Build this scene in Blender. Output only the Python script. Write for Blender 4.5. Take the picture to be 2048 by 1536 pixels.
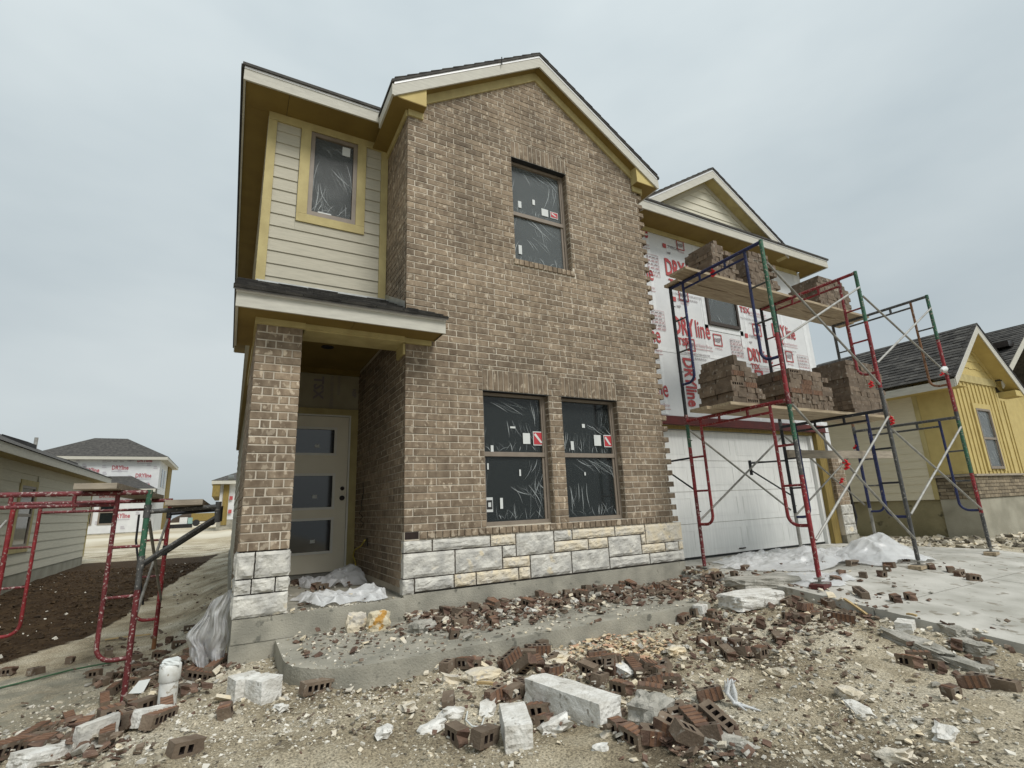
import bpy, math, random
import numpy as np
from mathutils import Vector, Matrix, noise as mnoise

scene = bpy.context.scene
for o in list(bpy.data.objects): bpy.data.objects.remove(o, do_unlink=True)
COL = scene.collection
rng = random.Random(7)

# ------------------------------------------------------------------ camera
FPX = 1008.909
CAM = np.array((-1.5496, -5.1096, 0.2006))
YAW, PITCH, ROLL = 0.5091, 0.2387, -0.0417
_f = np.array((math.sin(YAW)*math.cos(PITCH), math.cos(YAW)*math.cos(PITCH), math.sin(PITCH)))
_r = np.array((math.cos(YAW), -math.sin(YAW), 0.0))
_u = np.cross(_r, _f)
R2 = math.cos(ROLL)*_r + math.sin(ROLL)*_u
U2 = -math.sin(ROLL)*_r + math.cos(ROLL)*_u
cam = bpy.data.cameras.new('camera')
cam.sensor_width = 36.0
cam.sensor_fit = 'HORIZONTAL'
cam.lens = FPX/2048*36.0
cam.clip_start = 0.05
cam.clip_end = 3000
camo = bpy.data.objects.new('camera', cam)
COL.objects.link(camo)
camo.matrix_world = Matrix(((R2[0], U2[0], -_f[0], CAM[0]), (R2[1], U2[1], -_f[1], CAM[1]),
                            (R2[2], U2[2], -_f[2], CAM[2]), (0, 0, 0, 1)))
scene.camera = camo

# ------------------------------------------------------------------ sky, sun, exposure
SUN_EL, SUN_AZ = math.radians(50), math.radians(168)      # azimuth from +Y towards +X
world = bpy.data.worlds.new('World')
scene.world = world
world.use_nodes = True
nt = world.node_tree
nt.nodes.clear()
def wn(t, **kw):
    n = nt.nodes.new(t)
    for k, v in kw.items(): setattr(n, k, v)
    return n
sky = wn('ShaderNodeTexSky', sky_type='NISHITA', sun_disc=False, sun_elevation=SUN_EL, sun_rotation=SUN_AZ,
         air_density=1.0, dust_density=3.0)
hsv = wn('ShaderNodeHueSaturation'); hsv.inputs['Saturation'].default_value = 0.35
tc = wn('ShaderNodeTexCoord')
mp = wn('ShaderNodeMapping'); mp.inputs['Scale'].default_value = (1.0, 1.0, 2.6)
ns = wn('ShaderNodeTexNoise'); ns.inputs['Scale'].default_value = 1.15; ns.inputs['Detail'].default_value = 5; ns.inputs['Roughness'].default_value = 0.5
cr = wn('ShaderNodeValToRGB')
cr.color_ramp.elements[0].position = 0.30; cr.color_ramp.elements[0].color = (0.48, 0.56, 0.60, 1)
cr.color_ramp.elements[1].position = 0.64; cr.color_ramp.elements[1].color = (0.70, 0.77, 0.785, 1)
vm = wn('ShaderNodeVectorMath', operation='SCALE'); vm.inputs['Scale'].default_value = 6.5
mx = wn('ShaderNodeMix', data_type='RGBA'); mx.inputs[0].default_value = 0.90
bg = wn('ShaderNodeBackground'); bg.inputs['Strength'].default_value = 0.10
wo = wn('ShaderNodeOutputWorld')
lk = nt.links.new
lk(sky.outputs[0], hsv.inputs['Color'])
lk(tc.outputs['Generated'], mp.inputs['Vector']); lk(mp.outputs[0], ns.inputs['Vector'])
# overcast luminance rises from the horizon to the zenith
sx = wn('ShaderNodeSeparateXYZ'); lk(tc.outputs['Generated'], sx.inputs[0])
mrz = wn('ShaderNodeMapRange'); mrz.inputs['From Min'].default_value = 0.0; mrz.inputs['From Max'].default_value = 1.0
mrz.inputs['To Min'].default_value = 4.6; mrz.inputs['To Max'].default_value = 7.6
lk(sx.outputs['Z'], mrz.inputs['Value']); lk(mrz.outputs[0], vm.inputs['Scale'])
lk(ns.outputs['Fac'], cr.inputs[0]); lk(cr.outputs[0], vm.inputs[0])
lk(hsv.outputs[0], mx.inputs['A']); lk(vm.outputs[0], mx.inputs['B'])
lk(mx.outputs['Result'], bg.inputs['Color']); lk(bg.outputs[0], wo.inputs[0])

sun = bpy.data.lights.new('sun', 'SUN')
sun.energy = 1.5
sun.angle = math.radians(22)
sun.color = (1.0, 0.97, 0.92)
suno = bpy.data.objects.new('sun', sun)
COL.objects.link(suno)
sd = Vector((math.sin(SUN_AZ)*math.cos(SUN_EL), math.cos(SUN_AZ)*math.cos(SUN_EL), math.sin(SUN_EL)))
suno.rotation_euler = sd.to_track_quat('Z', 'Y').to_euler()
suno.location = (4, -12, 20)
scene.view_settings.view_transform = 'Standard'
scene.view_settings.look = 'None'
scene.view_settings.exposure = 0.74
scene.view_settings.gamma = 1.0
scene.render.engine = 'CYCLES'
scene.cycles.use_denoising = True
scene.cycles.max_bounces = 6
scene.cycles.transparent_max_bounces = 12

# ------------------------------------------------------------------ pixel helpers (photo pixels, 2048 x 1536)
def ray(px, py):
    d = _f*FPX + R2*(px-1024) + U2*(768-py)
    return d/np.linalg.norm(d)
def at(px, py, x=None, y=None, z=None):
    d = ray(px, py)
    t = (x-CAM[0])/d[0] if x is not None else (y-CAM[1])/d[1] if y is not None else (z-CAM[2])/d[2]
    return CAM + t*d

# ------------------------------------------------------------------ ground height
def ss(a, b, t):
    t = (t-a)/(b-a)
    t = 0.0 if t < 0 else 1.0 if t > 1 else t
    return t*t*(3-2*t)
def drive_z(y):
    return -0.745 if y > -1.45 else -0.745 + 0.108*(y+1.45)
def g(x, y):
    z = -0.935 - 0.03*ss(-2.5, -4.5, y)
    z += 0.05*math.sin(x*1.3+0.5)*math.sin(y*1.1+0.3)*ss(-1.5, -2.2, y)
    if x > 2.0:
        t = ss(2.0, 3.4, x)
        z = z*(1-t) + t*(drive_z(y)-0.075)
    if x > 3.7:
        z = drive_z(y) - 0.13*(1-ss(8.9, 9.2, x)) - 0.05*ss(8.9, 9.2, x) - 0.06*ss(9.3, 12, x)
    s = x + 1.22 + 1.3*max(0.0, -0.4-y)
    t = ss(0.0, -1.1, s)
    z -= 0.40*t
    if y > 3 and x < 3: z += t*0.32*ss(3.0, 12.0, y)
    z += 0.55*ss(12, 45, y) + 0.35*ss(45, 160, y)
    return z
def ground_hit(px, py, lift=0.0):
    d = ray(px, py)
    t, step = 0.6, 0.02
    while t < 80:
        p = CAM + d*t
        if p[2] < g(p[0], p[1]) + lift: return p
        t += step
        step = min(0.2, step*1.01)
    return CAM + d*80

# ------------------------------------------------------------------ materials
MATS = {}
def mat(name, c1, c2=None, scale=5.0, rough=0.85, bump=0.0, bscale=60.0, metal=0.0, stretch=(1, 1, 1),
        lo=0.35, hi=0.65, detail=4.0, c3=None, c3scale=30.0, c3pos=0.62, rnd=0.0, spec=0.4, batch=0.0):
    if name in MATS: return MATS[name]
    m = bpy.data.materials.new(name)
    m.use_nodes = True
    t = m.node_tree
    b = t.nodes['Principled BSDF']
    b.inputs['Roughness'].default_value = rough
    b.inputs['Metallic'].default_value = metal
    b.inputs['Specular IOR Level'].default_value = spec
    geo = t.nodes.new('ShaderNodeNewGeometry')
    mpn = t.nodes.new('ShaderNodeMapping'); mpn.inputs['Scale'].default_value = stretch
    t.links.new(geo.outputs['Position'], mpn.inputs['Vector'])
    vec = mpn.outputs[0]
    c2 = c2 or tuple(v*0.8 for v in c1)
    n = t.nodes.new('ShaderNodeTexNoise')
    n.inputs['Scale'].default_value = scale; n.inputs['Detail'].default_value = detail
    t.links.new(vec, n.inputs['Vector'])
    r = t.nodes.new('ShaderNodeValToRGB')
    r.color_ramp.elements[0].position = lo; r.color_ramp.elements[0].color = (*c1, 1)
    r.color_ramp.elements[1].position = hi; r.color_ramp.elements[1].color = (*c2, 1)
    t.links.new(n.outputs['Fac'], r.inputs[0])
    col = r.outputs[0]
    if c3:
        n3 = t.nodes.new('ShaderNodeTexNoise')
        n3.inputs['Scale'].default_value = c3scale; n3.inputs['Detail'].default_value = 3
        t.links.new(vec, n3.inputs['Vector'])
        r3 = t.nodes.new('ShaderNodeValToRGB')
        r3.color_ramp.elements[0].position = c3pos; r3.color_ramp.elements[1].position = c3pos+0.06
        t.links.new(n3.outputs['Fac'], r3.inputs[0])
        mxx = t.nodes.new('ShaderNodeMix'); mxx.data_type = 'RGBA'
        t.links.new(r3.outputs[0], mxx.inputs[0]); t.links.new(col, mxx.inputs['A'])
        mxx.inputs['B'].default_value = (*c3, 1)
        col = mxx.outputs['Result']
    if rnd:
        oi = t.nodes.new('ShaderNodeObjectInfo')
        at_ = t.nodes.new('ShaderNodeAttribute'); at_.attribute_name = 'rnd'
        ad = t.nodes.new('ShaderNodeMath'); ad.operation = 'ADD'
        t.links.new(oi.outputs['Random'], ad.inputs[0]); t.links.new(at_.outputs['Fac'], ad.inputs[1])
        fr = t.nodes.new('ShaderNodeMath'); fr.operation = 'FRACT'
        t.links.new(ad.outputs[0], fr.inputs[0])
        mr = t.nodes.new('ShaderNodeMapRange')
        mr.inputs['To Min'].default_value = 1-rnd; mr.inputs['To Max'].default_value = 1+rnd*0.8
        t.links.new(fr.outputs[0], mr.inputs['Value'])
        sc_ = t.nodes.new('ShaderNodeVectorMath'); sc_.operation = 'SCALE'
        t.links.new(col, sc_.inputs[0]); t.links.new(mr.outputs[0], sc_.inputs['Scale'])
        col = sc_.outputs[0]
    if batch:
        nb_ = t.nodes.new('ShaderNodeTexNoise'); nb_.inputs['Scale'].default_value = 0.9; nb_.inputs['Detail'].default_value = 3
        t.links.new(geo.outputs['Position'], nb_.inputs['Vector'])
        mb_ = t.nodes.new('ShaderNodeMapRange')
        mb_.inputs['From Min'].default_value = 0.32; mb_.inputs['From Max'].default_value = 0.68
        mb_.inputs['To Min'].default_value = 1-batch; mb_.inputs['To Max'].default_value = 1+batch
        t.links.new(nb_.outputs['Fac'], mb_.inputs['Value'])
        sb_ = t.nodes.new('ShaderNodeVectorMath'); sb_.operation = 'SCALE'
        t.links.new(col, sb_.inputs[0]); t.links.new(mb_.outputs[0], sb_.inputs['Scale'])
        col = sb_.outputs[0]
    t.links.new(col, b.inputs['Base Color'])
    if bump:
        nb = t.nodes.new('ShaderNodeTexNoise')
        nb.inputs['Scale'].default_value = bscale; nb.inputs['Detail'].default_value = 5
        t.links.new(vec, nb.inputs['Vector'])
        bp = t.nodes.new('ShaderNodeBump'); bp.inputs['Strength'].default_value = bump; bp.inputs['Distance'].default_value = 0.01
        t.links.new(nb.outputs['Fac'], bp.inputs['Height'])
        t.links.new(bp.outputs[0], b.inputs['Normal'])
    MATS[name] = m
    return m

BRICK = mat('brick', (0.168, 0.124, 0.084), (0.275, 0.214, 0.150), scale=9, stretch=(1.6, 1.6, 1.0), rough=0.9, bump=0.5, bscale=90,
            c3=(0.42, 0.35, 0.262), c3scale=12, c3pos=0.58, rnd=0.24, batch=0.22)
CLAY = mat('brick_clay', (0.100, 0.060, 0.044), (0.175, 0.113, 0.080), scale=16, rough=0.95, bump=0.6, bscale=80, rnd=0.25,
           c3=(0.22, 0.17, 0.13), c3scale=25, c3pos=0.64)
TAUPE = mat('brick_face', (0.120, 0.088, 0.062), (0.18, 0.138, 0.10), scale=12, rough=0.92, bump=0.5, bscale=80, rnd=0.22,
            c3=(0.27, 0.24, 0.20), c3scale=22, c3pos=0.62)
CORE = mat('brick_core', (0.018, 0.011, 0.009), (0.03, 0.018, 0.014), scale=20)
MORTAR = mat('mortar', (0.66, 0.60, 0.50), (0.40, 0.35, 0.28), scale=1.6, rough=0.95, bump=0.6, bscale=120)
MORTAR_D = mat('mortar_dark', (0.12, 0.10, 0.08), (0.07, 0.06, 0.05), scale=8, rough=0.95)
LIME = mat('limestone_grey', (0.62, 0.60, 0.54), (0.40, 0.39, 0.36), scale=9, rough=0.9, bump=0.9, bscale=45, c3=(0.66, 0.58, 0.43), c3scale=5, c3pos=0.62)
LIMEC = mat('limestone_cream', (0.66, 0.57, 0.41), (0.58, 0.54, 0.46), scale=8, rough=0.9, bump=0.9, bscale=45, c3=(0.44, 0.41, 0.36), c3scale=14, c3pos=0.60)
LIMEW = mat('limestone_white', (0.72, 0.71, 0.67), (0.52, 0.50, 0.45), scale=12, rough=0.9, bump=1.0, bscale=50, c3=(0.33, 0.31, 0.27), c3scale=22, c3pos=0.63)
CONC = mat('concrete', (0.36, 0.34, 0.28), (0.24, 0.23, 0.19), scale=4, rough=0.92, bump=0.6, bscale=70, c3=(0.15, 0.145, 0.12), c3scale=9, c3pos=0.63)
CONCG = mat('concrete_grey', (0.44, 0.42, 0.37), (0.25, 0.24, 0.205), scale=7, rough=0.95, bump=1.0, bscale=60, c3=(0.45, 0.43, 0.39), c3scale=18, c3pos=0.64)
DRIVE = mat('driveway_concrete', (0.50, 0.485, 0.44), (0.33, 0.32, 0.28), scale=2.2, rough=0.9, bump=0.4, bscale=90, c3=(0.24, 0.22, 0.18), c3scale=7, c3pos=0.60, detail=8)
FASCIA = mat('fascia_paint', (0.52, 0.505, 0.44), (0.45, 0.435, 0.38), scale=6, stretch=(1, 1, 6), rough=0.7, bump=0.15, bscale=60)
DRIP = mat('drip_edge', (0.80, 0.80, 0.80), (0.72, 0.73, 0.74), scale=6, rough=0.35)
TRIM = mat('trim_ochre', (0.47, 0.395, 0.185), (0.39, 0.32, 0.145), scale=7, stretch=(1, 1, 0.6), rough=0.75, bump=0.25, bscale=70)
SOFFIT = mat('soffit_ochre_shaded', (0.215, 0.150, 0.038), (0.18, 0.122, 0.030), scale=3, rough=0.8, bump=0.1)  # ochre darkened so the shade under eaves and porch sits in the colour
YELLOW = mat('yellow_panel', (0.52, 0.415, 0.165), (0.46, 0.36, 0.14), scale=5, rough=0.75, bump=0.15, bscale=70)
SIDING = mat('siding_tan', (0.47, 0.44, 0.35), (0.41, 0.385, 0.305), scale=9, stretch=(0.6, 0.6, 8), rough=0.7, bump=0.25, bscale=50)
SIDINGC = mat('siding_cream', (0.60, 0.57, 0.46), (0.54, 0.51, 0.41), scale=7, stretch=(0.6, 0.6, 8), rough=0.7, bump=0.2, bscale=50)
SHINGLE = mat('shingle', (0.040, 0.038, 0.036), (0.085, 0.08, 0.072), scale=6, rough=0.95, bump=0.8, bscale=160, rnd=0.4)
WFRAME = mat('window_frame', (0.235, 0.195, 0.155), (0.20, 0.165, 0.13), scale=10, rough=0.5)
DOORP = mat('door_paint', (0.80, 0.745, 0.60), (0.76, 0.70, 0.56), scale=4, rough=0.45)
DOORT = mat('door_lite_trim', (0.80, 0.78, 0.71), (0.76, 0.74, 0.67), scale=4, rough=0.45)
GDOOR = mat('garage_paint', (0.74, 0.745, 0.72), (0.66, 0.665, 0.645), scale=3, stretch=(8, 1, 0.6), rough=0.5, bump=0.12, bscale=50)
BLACK = mat('black_rubber', (0.012, 0.012, 0.012), (0.02, 0.02, 0.02), rough=0.7)
BRONZE = mat('oil_bronze', (0.03, 0.025, 0.022), (0.05, 0.04, 0.035), rough=0.35, metal=0.7)
STEELRED = mat('lintel_primer', (0.11, 0.018, 0.014), (0.075, 0.014, 0.012), scale=6, rough=0.55)
LUMBER = mat('lumber', (0.42, 0.34, 0.23), (0.27, 0.21, 0.14), scale=5, stretch=(0.7, 8, 8), rough=0.85, bump=0.4, bscale=30, c3=(0.20, 0.15, 0.10), c3scale=4, c3pos=0.66)
LUMBERG = mat('lumber_grey', (0.36, 0.31, 0.24), (0.25, 0.215, 0.17), scale=6, stretch=(0.8, 6, 6), rough=0.9, bump=0.4, bscale=30)
TREATED = mat('treated_post', (0.26, 0.19, 0.055), (0.18, 0.13, 0.04), scale=5, stretch=(6, 6, 0.8), rough=0.85, bump=0.3, bscale=30)
WRAP = mat('sheathing_board', (0.66, 0.67, 0.67), (0.60, 0.61, 0.615), scale=3, rough=0.6, bump=0.12, bscale=40, c3=(0.52, 0.53, 0.54), c3scale=35, c3pos=0.68)
TAPE = mat('seam_tape', (0.74, 0.75, 0.75), (0.66, 0.67, 0.67), scale=14, rough=0.4)
INKR = mat('ink_red', (0.36, 0.055, 0.06), (0.42, 0.09, 0.09), rough=0.8)
INKG = mat('ink_grey', (0.22, 0.19, 0.20), (0.26, 0.23, 0.24), rough=0.8)
INKP = mat('ink_pale_red', (0.42, 0.22, 0.23), (0.45, 0.27, 0.28), rough=0.8)
PAPER = mat('sticker_white', (0.62, 0.64, 0.62), (0.56, 0.58, 0.57), rough=0.6)
STRED = mat('sticker_red', (0.45, 0.04, 0.05), (0.42, 0.04, 0.05), rough=0.6)
REDTAPE = mat('red_tie', (0.62, 0.02, 0.025), (0.45, 0.015, 0.02), scale=20, rough=0.6)
PVC = mat('pvc_white', (0.74, 0.75, 0.73), (0.52, 0.51, 0.46), scale=14, rough=0.5, c3=(0.34, 0.30, 0.24), c3scale=26, c3pos=0.63)
def paint(name, c, wear=0.60, w=(0.33, 0.27, 0.235)):
    return mat('scaffold_'+name, c, tuple(v*0.6 for v in c), scale=10, rough=0.55, bump=0.3, bscale=50, c3=w, c3scale=42, c3pos=wear)
PRED = paint('red', (0.26, 0.025, 0.03))
PREDW = paint('red_worn', (0.16, 0.026, 0.03), wear=0.57, w=(0.36, 0.29, 0.265))
PGREEN = paint('green', (0.04, 0.13, 0.075))
PBLUE = paint('blue', (0.022, 0.030, 0.105), wear=0.66)
PGREY = paint('grey', (0.085, 0.085, 0.082), w=(0.25, 0.24, 0.22))
PGALV = mat('galvanised', (0.32, 0.31, 0.28), (0.20, 0.19, 0.165), scale=12, rough=0.5, metal=0.3)
PGALVL = mat('galvanised_light', (0.40, 0.395, 0.37), (0.28, 0.27, 0.245), scale=12, rough=0.5, metal=0.2)
PBLACK = paint('black', (0.02, 0.021, 0.025), wear=0.68)
PORANGE = paint('rust', (0.22, 0.10, 0.04))

def glass_mat(name, c):
    m = bpy.data.materials.new(name); m.use_nodes = True
    b = m.node_tree.nodes['Principled BSDF']
    b.inputs['Base Color'].default_value = (*c, 1); b.inputs['Roughness'].default_value = 0.06
    b.inputs['Specular IOR Level'].default_value = 0.35
    return m
GLASS = glass_mat('window_glass', (0.009, 0.012, 0.012))
GLASSD = glass_mat('door_glass', (0.012, 0.016, 0.022)); GLASSD.node_tree.nodes['Principled BSDF'].inputs['Specular IOR Level'].default_value = 0.7
def film_mat(name, amount, sx, haze=0.03):
    m = bpy.data.materials.new(name); m.use_nodes = True
    t = m.node_tree; t.nodes.clear()
    geo = t.nodes.new('ShaderNodeNewGeometry')
    mpn = t.nodes.new('ShaderNodeMapping'); mpn.inputs['Scale'].default_value = (sx, sx, 1.5); mpn.inputs['Rotation'].default_value = (0, 0.25, 0)
    n = t.nodes.new('ShaderNodeTexNoise'); n.inputs['Scale'].default_value = 2.4; n.inputs['Detail'].default_value = 3; n.inputs['Distortion'].default_value = 1.6
    r = t.nodes.new('ShaderNodeValToRGB')
    e = r.color_ramp.elements
    e[0].position = 0.485; e[0].color = (0, 0, 0, 1); e[1].position = 0.522; e[1].color = (0, 0, 0, 1)
    k = e.new(0.505); k.color = (amount,)*3+(1,)
    n2 = t.nodes.new('ShaderNodeTexNoise'); n2.inputs['Scale'].default_value = 3.0
    r2 = t.nodes.new('ShaderNodeValToRGB'); r2.color_ramp.elements[0].position = 0.50; r2.color_ramp.elements[1].position = 0.70
    ml = t.nodes.new('ShaderNodeMath'); ml.operation = 'MULTIPLY'
    ad = t.nodes.new('ShaderNodeMath'); ad.operation = 'ADD'; ad.inputs[1].default_value = haze
    tr = t.nodes.new('ShaderNodeBsdfTransparent')
    d = t.nodes.new('ShaderNodeBsdfPrincipled'); d.inputs['Base Color'].default_value = (0.50, 0.54, 0.54, 1); d.inputs['Roughness'].default_value = 0.25
    ms = t.nodes.new('ShaderNodeMixShader'); o = t.nodes.new('ShaderNodeOutputMaterial')
    L = t.links.new
    L(geo.outputs['Position'], mpn.inputs[0]); L(mpn.outputs[0], n.inputs['Vector']); L(n.outputs['Fac'], r.inputs[0])
    L(geo.outputs['Position'], n2.inputs['Vector']); L(n2.outputs['Fac'], r2.inputs[0])
    L(r.outputs[0], ml.inputs[0]); L(r2.outputs[0], ml.inputs[1]); L(ml.outputs[0], ad.inputs[0])
    L(ad.outputs[0], ms.inputs[0]); L(tr.outputs[0], ms.inputs[1]); L(d.outputs[0], ms.inputs[2]); L(ms.outputs[0], o.inputs[0])
    return m
FILM = film_mat('protective_film', 0.0, 4.5, 0.022)
FILM2 = film_mat('film_sky_reflection', 0.0, 5.0, 0.17)  # film whose stronger haze paints the sky's reflection over the panes
def sheet_mat(name, c, alpha):
    m = bpy.data.materials.new(name); m.use_nodes = True
    t = m.node_tree
    b = t.nodes['Principled BSDF']
    b.inputs['Base Color'].default_value = (*c, 1); b.inputs['Roughness'].default_value = 0.3
    b.inputs['Alpha'].default_value = alpha
    return m
SHEET = sheet_mat('plastic_sheet', (0.70, 0.71, 0.71), 0.68)
SHEETG = sheet_mat('plastic_sheet_grey', (0.62, 0.63, 0.64), 0.55)
CREASE = sheet_mat('film_crease', (0.72, 0.77, 0.77), 0.36)
CREASEL = sheet_mat('film_crease_faint', (0.66, 0.72, 0.72), 0.12)

# ------------------------------------------------------------------ mesh builder
class MB:
    def __init__(s): s.v = []; s.f = []; s.m = []; s.sm = []
    def add(s, vs, fs, mi=0, smooth=False):
        o = len(s.v)
        s.v += [tuple(float(c) for c in p) for p in vs]
        s.f += [tuple(i+o for i in f) for f in fs]
        s.m += [mi]*len(fs); s.sm += [smooth]*len(fs)
        return s
    def box(s, x0, x1, y0, y1, z0, z1, mi=0):
        x0, x1 = min(x0, x1), max(x0, x1); y0, y1 = min(y0, y1), max(y0, y1); z0, z1 = min(z0, z1), max(z0, z1)
        return s.add([(x0, y0, z0), (x1, y0, z0), (x1, y1, z0), (x0, y1, z0), (x0, y0, z1), (x1, y0, z1), (x1, y1, z1), (x0, y1, z1)],
                     [(0, 3, 2, 1), (4, 5, 6, 7), (0, 1, 5, 4), (1, 2, 6, 5), (2, 3, 7, 6), (3, 0, 4, 7)], mi)
    def obox(s, c, L, W, H, R, mi=0):
        c = Vector(c)
        vs = [c + R @ Vector((sx*L/2, sy*W/2, sz*H/2)) for sz in (-1, 1) for sx, sy in ((-1, -1), (1, -1), (1, 1), (-1, 1))]
        return s.add(vs, [(0, 3, 2, 1), (4, 5, 6, 7), (0, 1, 5, 4), (1, 2, 6, 5), (2, 3, 7, 6), (3, 0, 4, 7)], mi)
    def prism(s, pts, d, mi=0):
        d = Vector(d); n = len(pts)
        vs = [Vector(p) for p in pts] + [Vector(p)+d for p in pts]
        fs = [tuple(range(n-1, -1, -1)), tuple(range(n, 2*n))] + [(i, (i+1) % n, n+(i+1) % n, n+i) for i in range(n)]
        return s.add(vs, fs, mi)
    def quad(s, a, b, c, d, mi=0): return s.add([a, b, c, d], [(0, 1, 2, 3)], mi)
    def tube(s, pts, r, n=8, mi=0, cap=True):
        pts = [Vector(p) for p in pts]
        rings = []
        for i, p in enumerate(pts):
            d = (pts[min(i+1, len(pts)-1)] - pts[max(i-1, 0)]).normalized()
            a = d.orthogonal().normalized() if i == 0 else (rings[-1][1] - d*rings[-1][1].dot(d)).normalized()
            b = d.cross(a)
            rr = r[i] if isinstance(r, (list, tuple)) else r
            rings.append(([p + a*rr*math.cos(2*math.pi*k/n) + b*rr*math.sin(2*math.pi*k/n) for k in range(n)], a))
        vs = [q for ring, _ in rings for q in ring]
        fs = [(i*n+k, i*n+(k+1) % n, (i+1)*n+(k+1) % n, (i+1)*n+k) for i in range(len(pts)-1) for k in range(n)]
        s.add(vs, fs, mi, True)
        if cap: s.add(rings[0][0], [tuple(range(n-1, -1, -1))], mi).add(rings[-1][0], [tuple(range(n))], mi)
        return s
    def mesh(s, name, mats):
        me = bpy.data.meshes.new(name)
        me.from_pydata(s.v, [], s.f)
        for m_ in (mats if isinstance(mats, (list, tuple)) else [mats]): me.materials.append(m_)
        me.polygons.foreach_set('material_index', s.m)
        me.polygons.foreach_set('use_smooth', s.sm)
        me.update()
        return me
    def build(s, name, mats, parent=None, **kw): return link(name, s.mesh(name, mats), parent, **kw)

WM = {}
def link(name, me, parent=None, loc=None, rot=None, mw=None, **tags):
    o = bpy.data.objects.new(name, me)
    COL.objects.link(o)
    if mw is None:
        mw = Matrix.Translation(loc if loc is not None else (0, 0, 0))
        if rot is not None: mw = mw @ rot.to_4x4()
    o.matrix_basis = mw
    if parent is not None:
        o.parent = parent
        o.matrix_parent_inverse = WM[parent.name].inverted()
    WM[o.name] = mw
    for k, v in tags.items(): o[k] = v
    return o
def thing(name, loc, label, category, group=None):
    o = bpy.data.objects.new(name, None)
    COL.objects.link(o)
    o.location = loc; o.empty_display_size = 0.2
    WM[o.name] = Matrix.Translation(loc)
    o['label'] = label; o['category'] = category
    if group: o['group'] = group
    return o
def bxp(name, m, parent, *b, **kw): return MB().box(*b).build(name, m, parent, **kw)

def text_mesh(s, size, off=0.0):
    cu = bpy.data.curves.new('t', 'FONT')
    cu.body = s; cu.size = size; cu.offset = off*size; cu.resolution_u = 2
    ob = bpy.data.objects.new('t', cu)
    COL.objects.link(ob)
    me = bpy.data.meshes.new_from_object(ob.evaluated_get(bpy.context.evaluated_depsgraph_get()))
    v = [tuple(x.co) for x in me.vertices]; f = [tuple(p.vertices) for p in me.polygons]
    bpy.data.objects.remove(ob); bpy.data.curves.remove(cu); bpy.data.meshes.remove(me)
    return v, f
_tc = {}
def put_text(mb, s, x, y, z, h, mi=0, off=0.0, vert=False, width=None, plane='y'):
    """flat print: cap height h, lower-left corner at x,z on the plane y (facing -Y)"""
    if (s, off) not in _tc: _tc[(s, off)] = text_mesh(s, 1.0, off)
    v, f = _tc[(s, off)]
    if not v: return
    k = h/0.70
    w0 = max(p[0] for p in v)*k
    kx = k*(width/w0 if width else 1.0)
    if vert: vs = [(x + p[1]*k, y, z - p[0]*kx) for p in v]
    else: vs = [(x + p[0]*kx, y, z + p[1]*k) for p in v]
    mb.add(vs, f, mi)

for _s, _o in (('DRY', .03), ('line', .012), ('TSX', .03), ('Structural Weather Barrier', .0), ('WALL SHEATHING WEATHER-RESISTIVE', .0),
               ('AIR BARRIER', .0), ('NSP', .03), ('TYPICAL', .02), ('DRYline', .03)):
    _tc[(_s, _o)] = text_mesh(_s, 1.0, _o)
# ================================================================== SETTING
# ground sheet: dense near the camera, reaching the horizon
def axis(parts):
    out = []
    for a, b, st in parts:
        n = max(1, round((b-a)/st)); out += [a+(b-a)*i/n for i in range(n)]
    return out
def geo_axis(start, end, st, k=1.22):
    out, x, sgn = [], start, (1 if end > start else -1)
    while (end-x)*sgn > 0:
        x += sgn*st; st *= k; out.append(x)
    return out
gx = sorted(geo_axis(-7.5, -500, 0.4)) + axis([(-7.5, -3.2, 0.12), (-3.2, 4.4, 0.04), (4.4, 13.0, 0.16)]) + [13.0] + geo_axis(13.0, 500, 0.4)
gy = sorted(geo_axis(-5.4, -40, 0.4)) + axis([(-5.4, -4.3, 0.1), (-4.3, 0.2, 0.036), (0.2, 4.5, 0.07), (4.5, 16.5, 0.2)]) + [16.5] + geo_axis(16.5, 900, 0.4)
def soil_edge(pxs): return [ground_hit(a, b)[:2] for a, b in pxs]
SOIL = soil_edge([(0, 1330), (60, 1314), (130, 1292), (200, 1264), (262, 1226), (330, 1178), (390, 1140), (440, 1106)])
SOIL = [(-9.0, SOIL[0][1]-0.6)] + [tuple(p) for p in SOIL] + [(-1.9, 15.5), (-5.4, 16.2), (-9.0, 16.0)]
GREEN = soil_edge([(-60, 1372), (60, 1352), (150, 1330), (235, 1322), (240, 1345), (200, 1395), (150, 1430), (60, 1462), (-60, 1500)])
def inside(p, poly):
    c = False; x, y = p; j = len(poly)-1
    for i in range(len(poly)):
        xi, yi = poly[i]; xj, yj = poly[j]
        if (yi > y) != (yj > y) and x < (xj-xi)*(y-yi)/(yj-yi)+xi: c = not c
        j = i
    return c
def fine(x, y):
    d = math.hypot(x-CAM[0], y-CAM[1])
    k = 1.0 if d < 9 else max(0.0, 1-(d-9)/14)
    if k <= 0: return 0.0
    if -1.46 < x < 9.6 and 0.0 < y: k *= 0.1
    v = 0.040*mnoise.noise(Vector((x*2.3, y*2.3, 0.3))) + 0.024*mnoise.noise(Vector((x*7, y*7, 4.3)))
    if d < 6:
        v += 0.014*mnoise.noise(Vector((x*17, y*17, 8.1)))
        v += 0.020*max(0.0, 0.35-abs(mnoise.noise(Vector((x*5.1, y*5.1, 3.1)))))*(1+mnoise.noise(Vector((x*11, y*11, 1.1))))
    return v*k
def gz(x, y): return g(x, y) + fine(x, y)
GV, sa, ga = [], [], []
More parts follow.
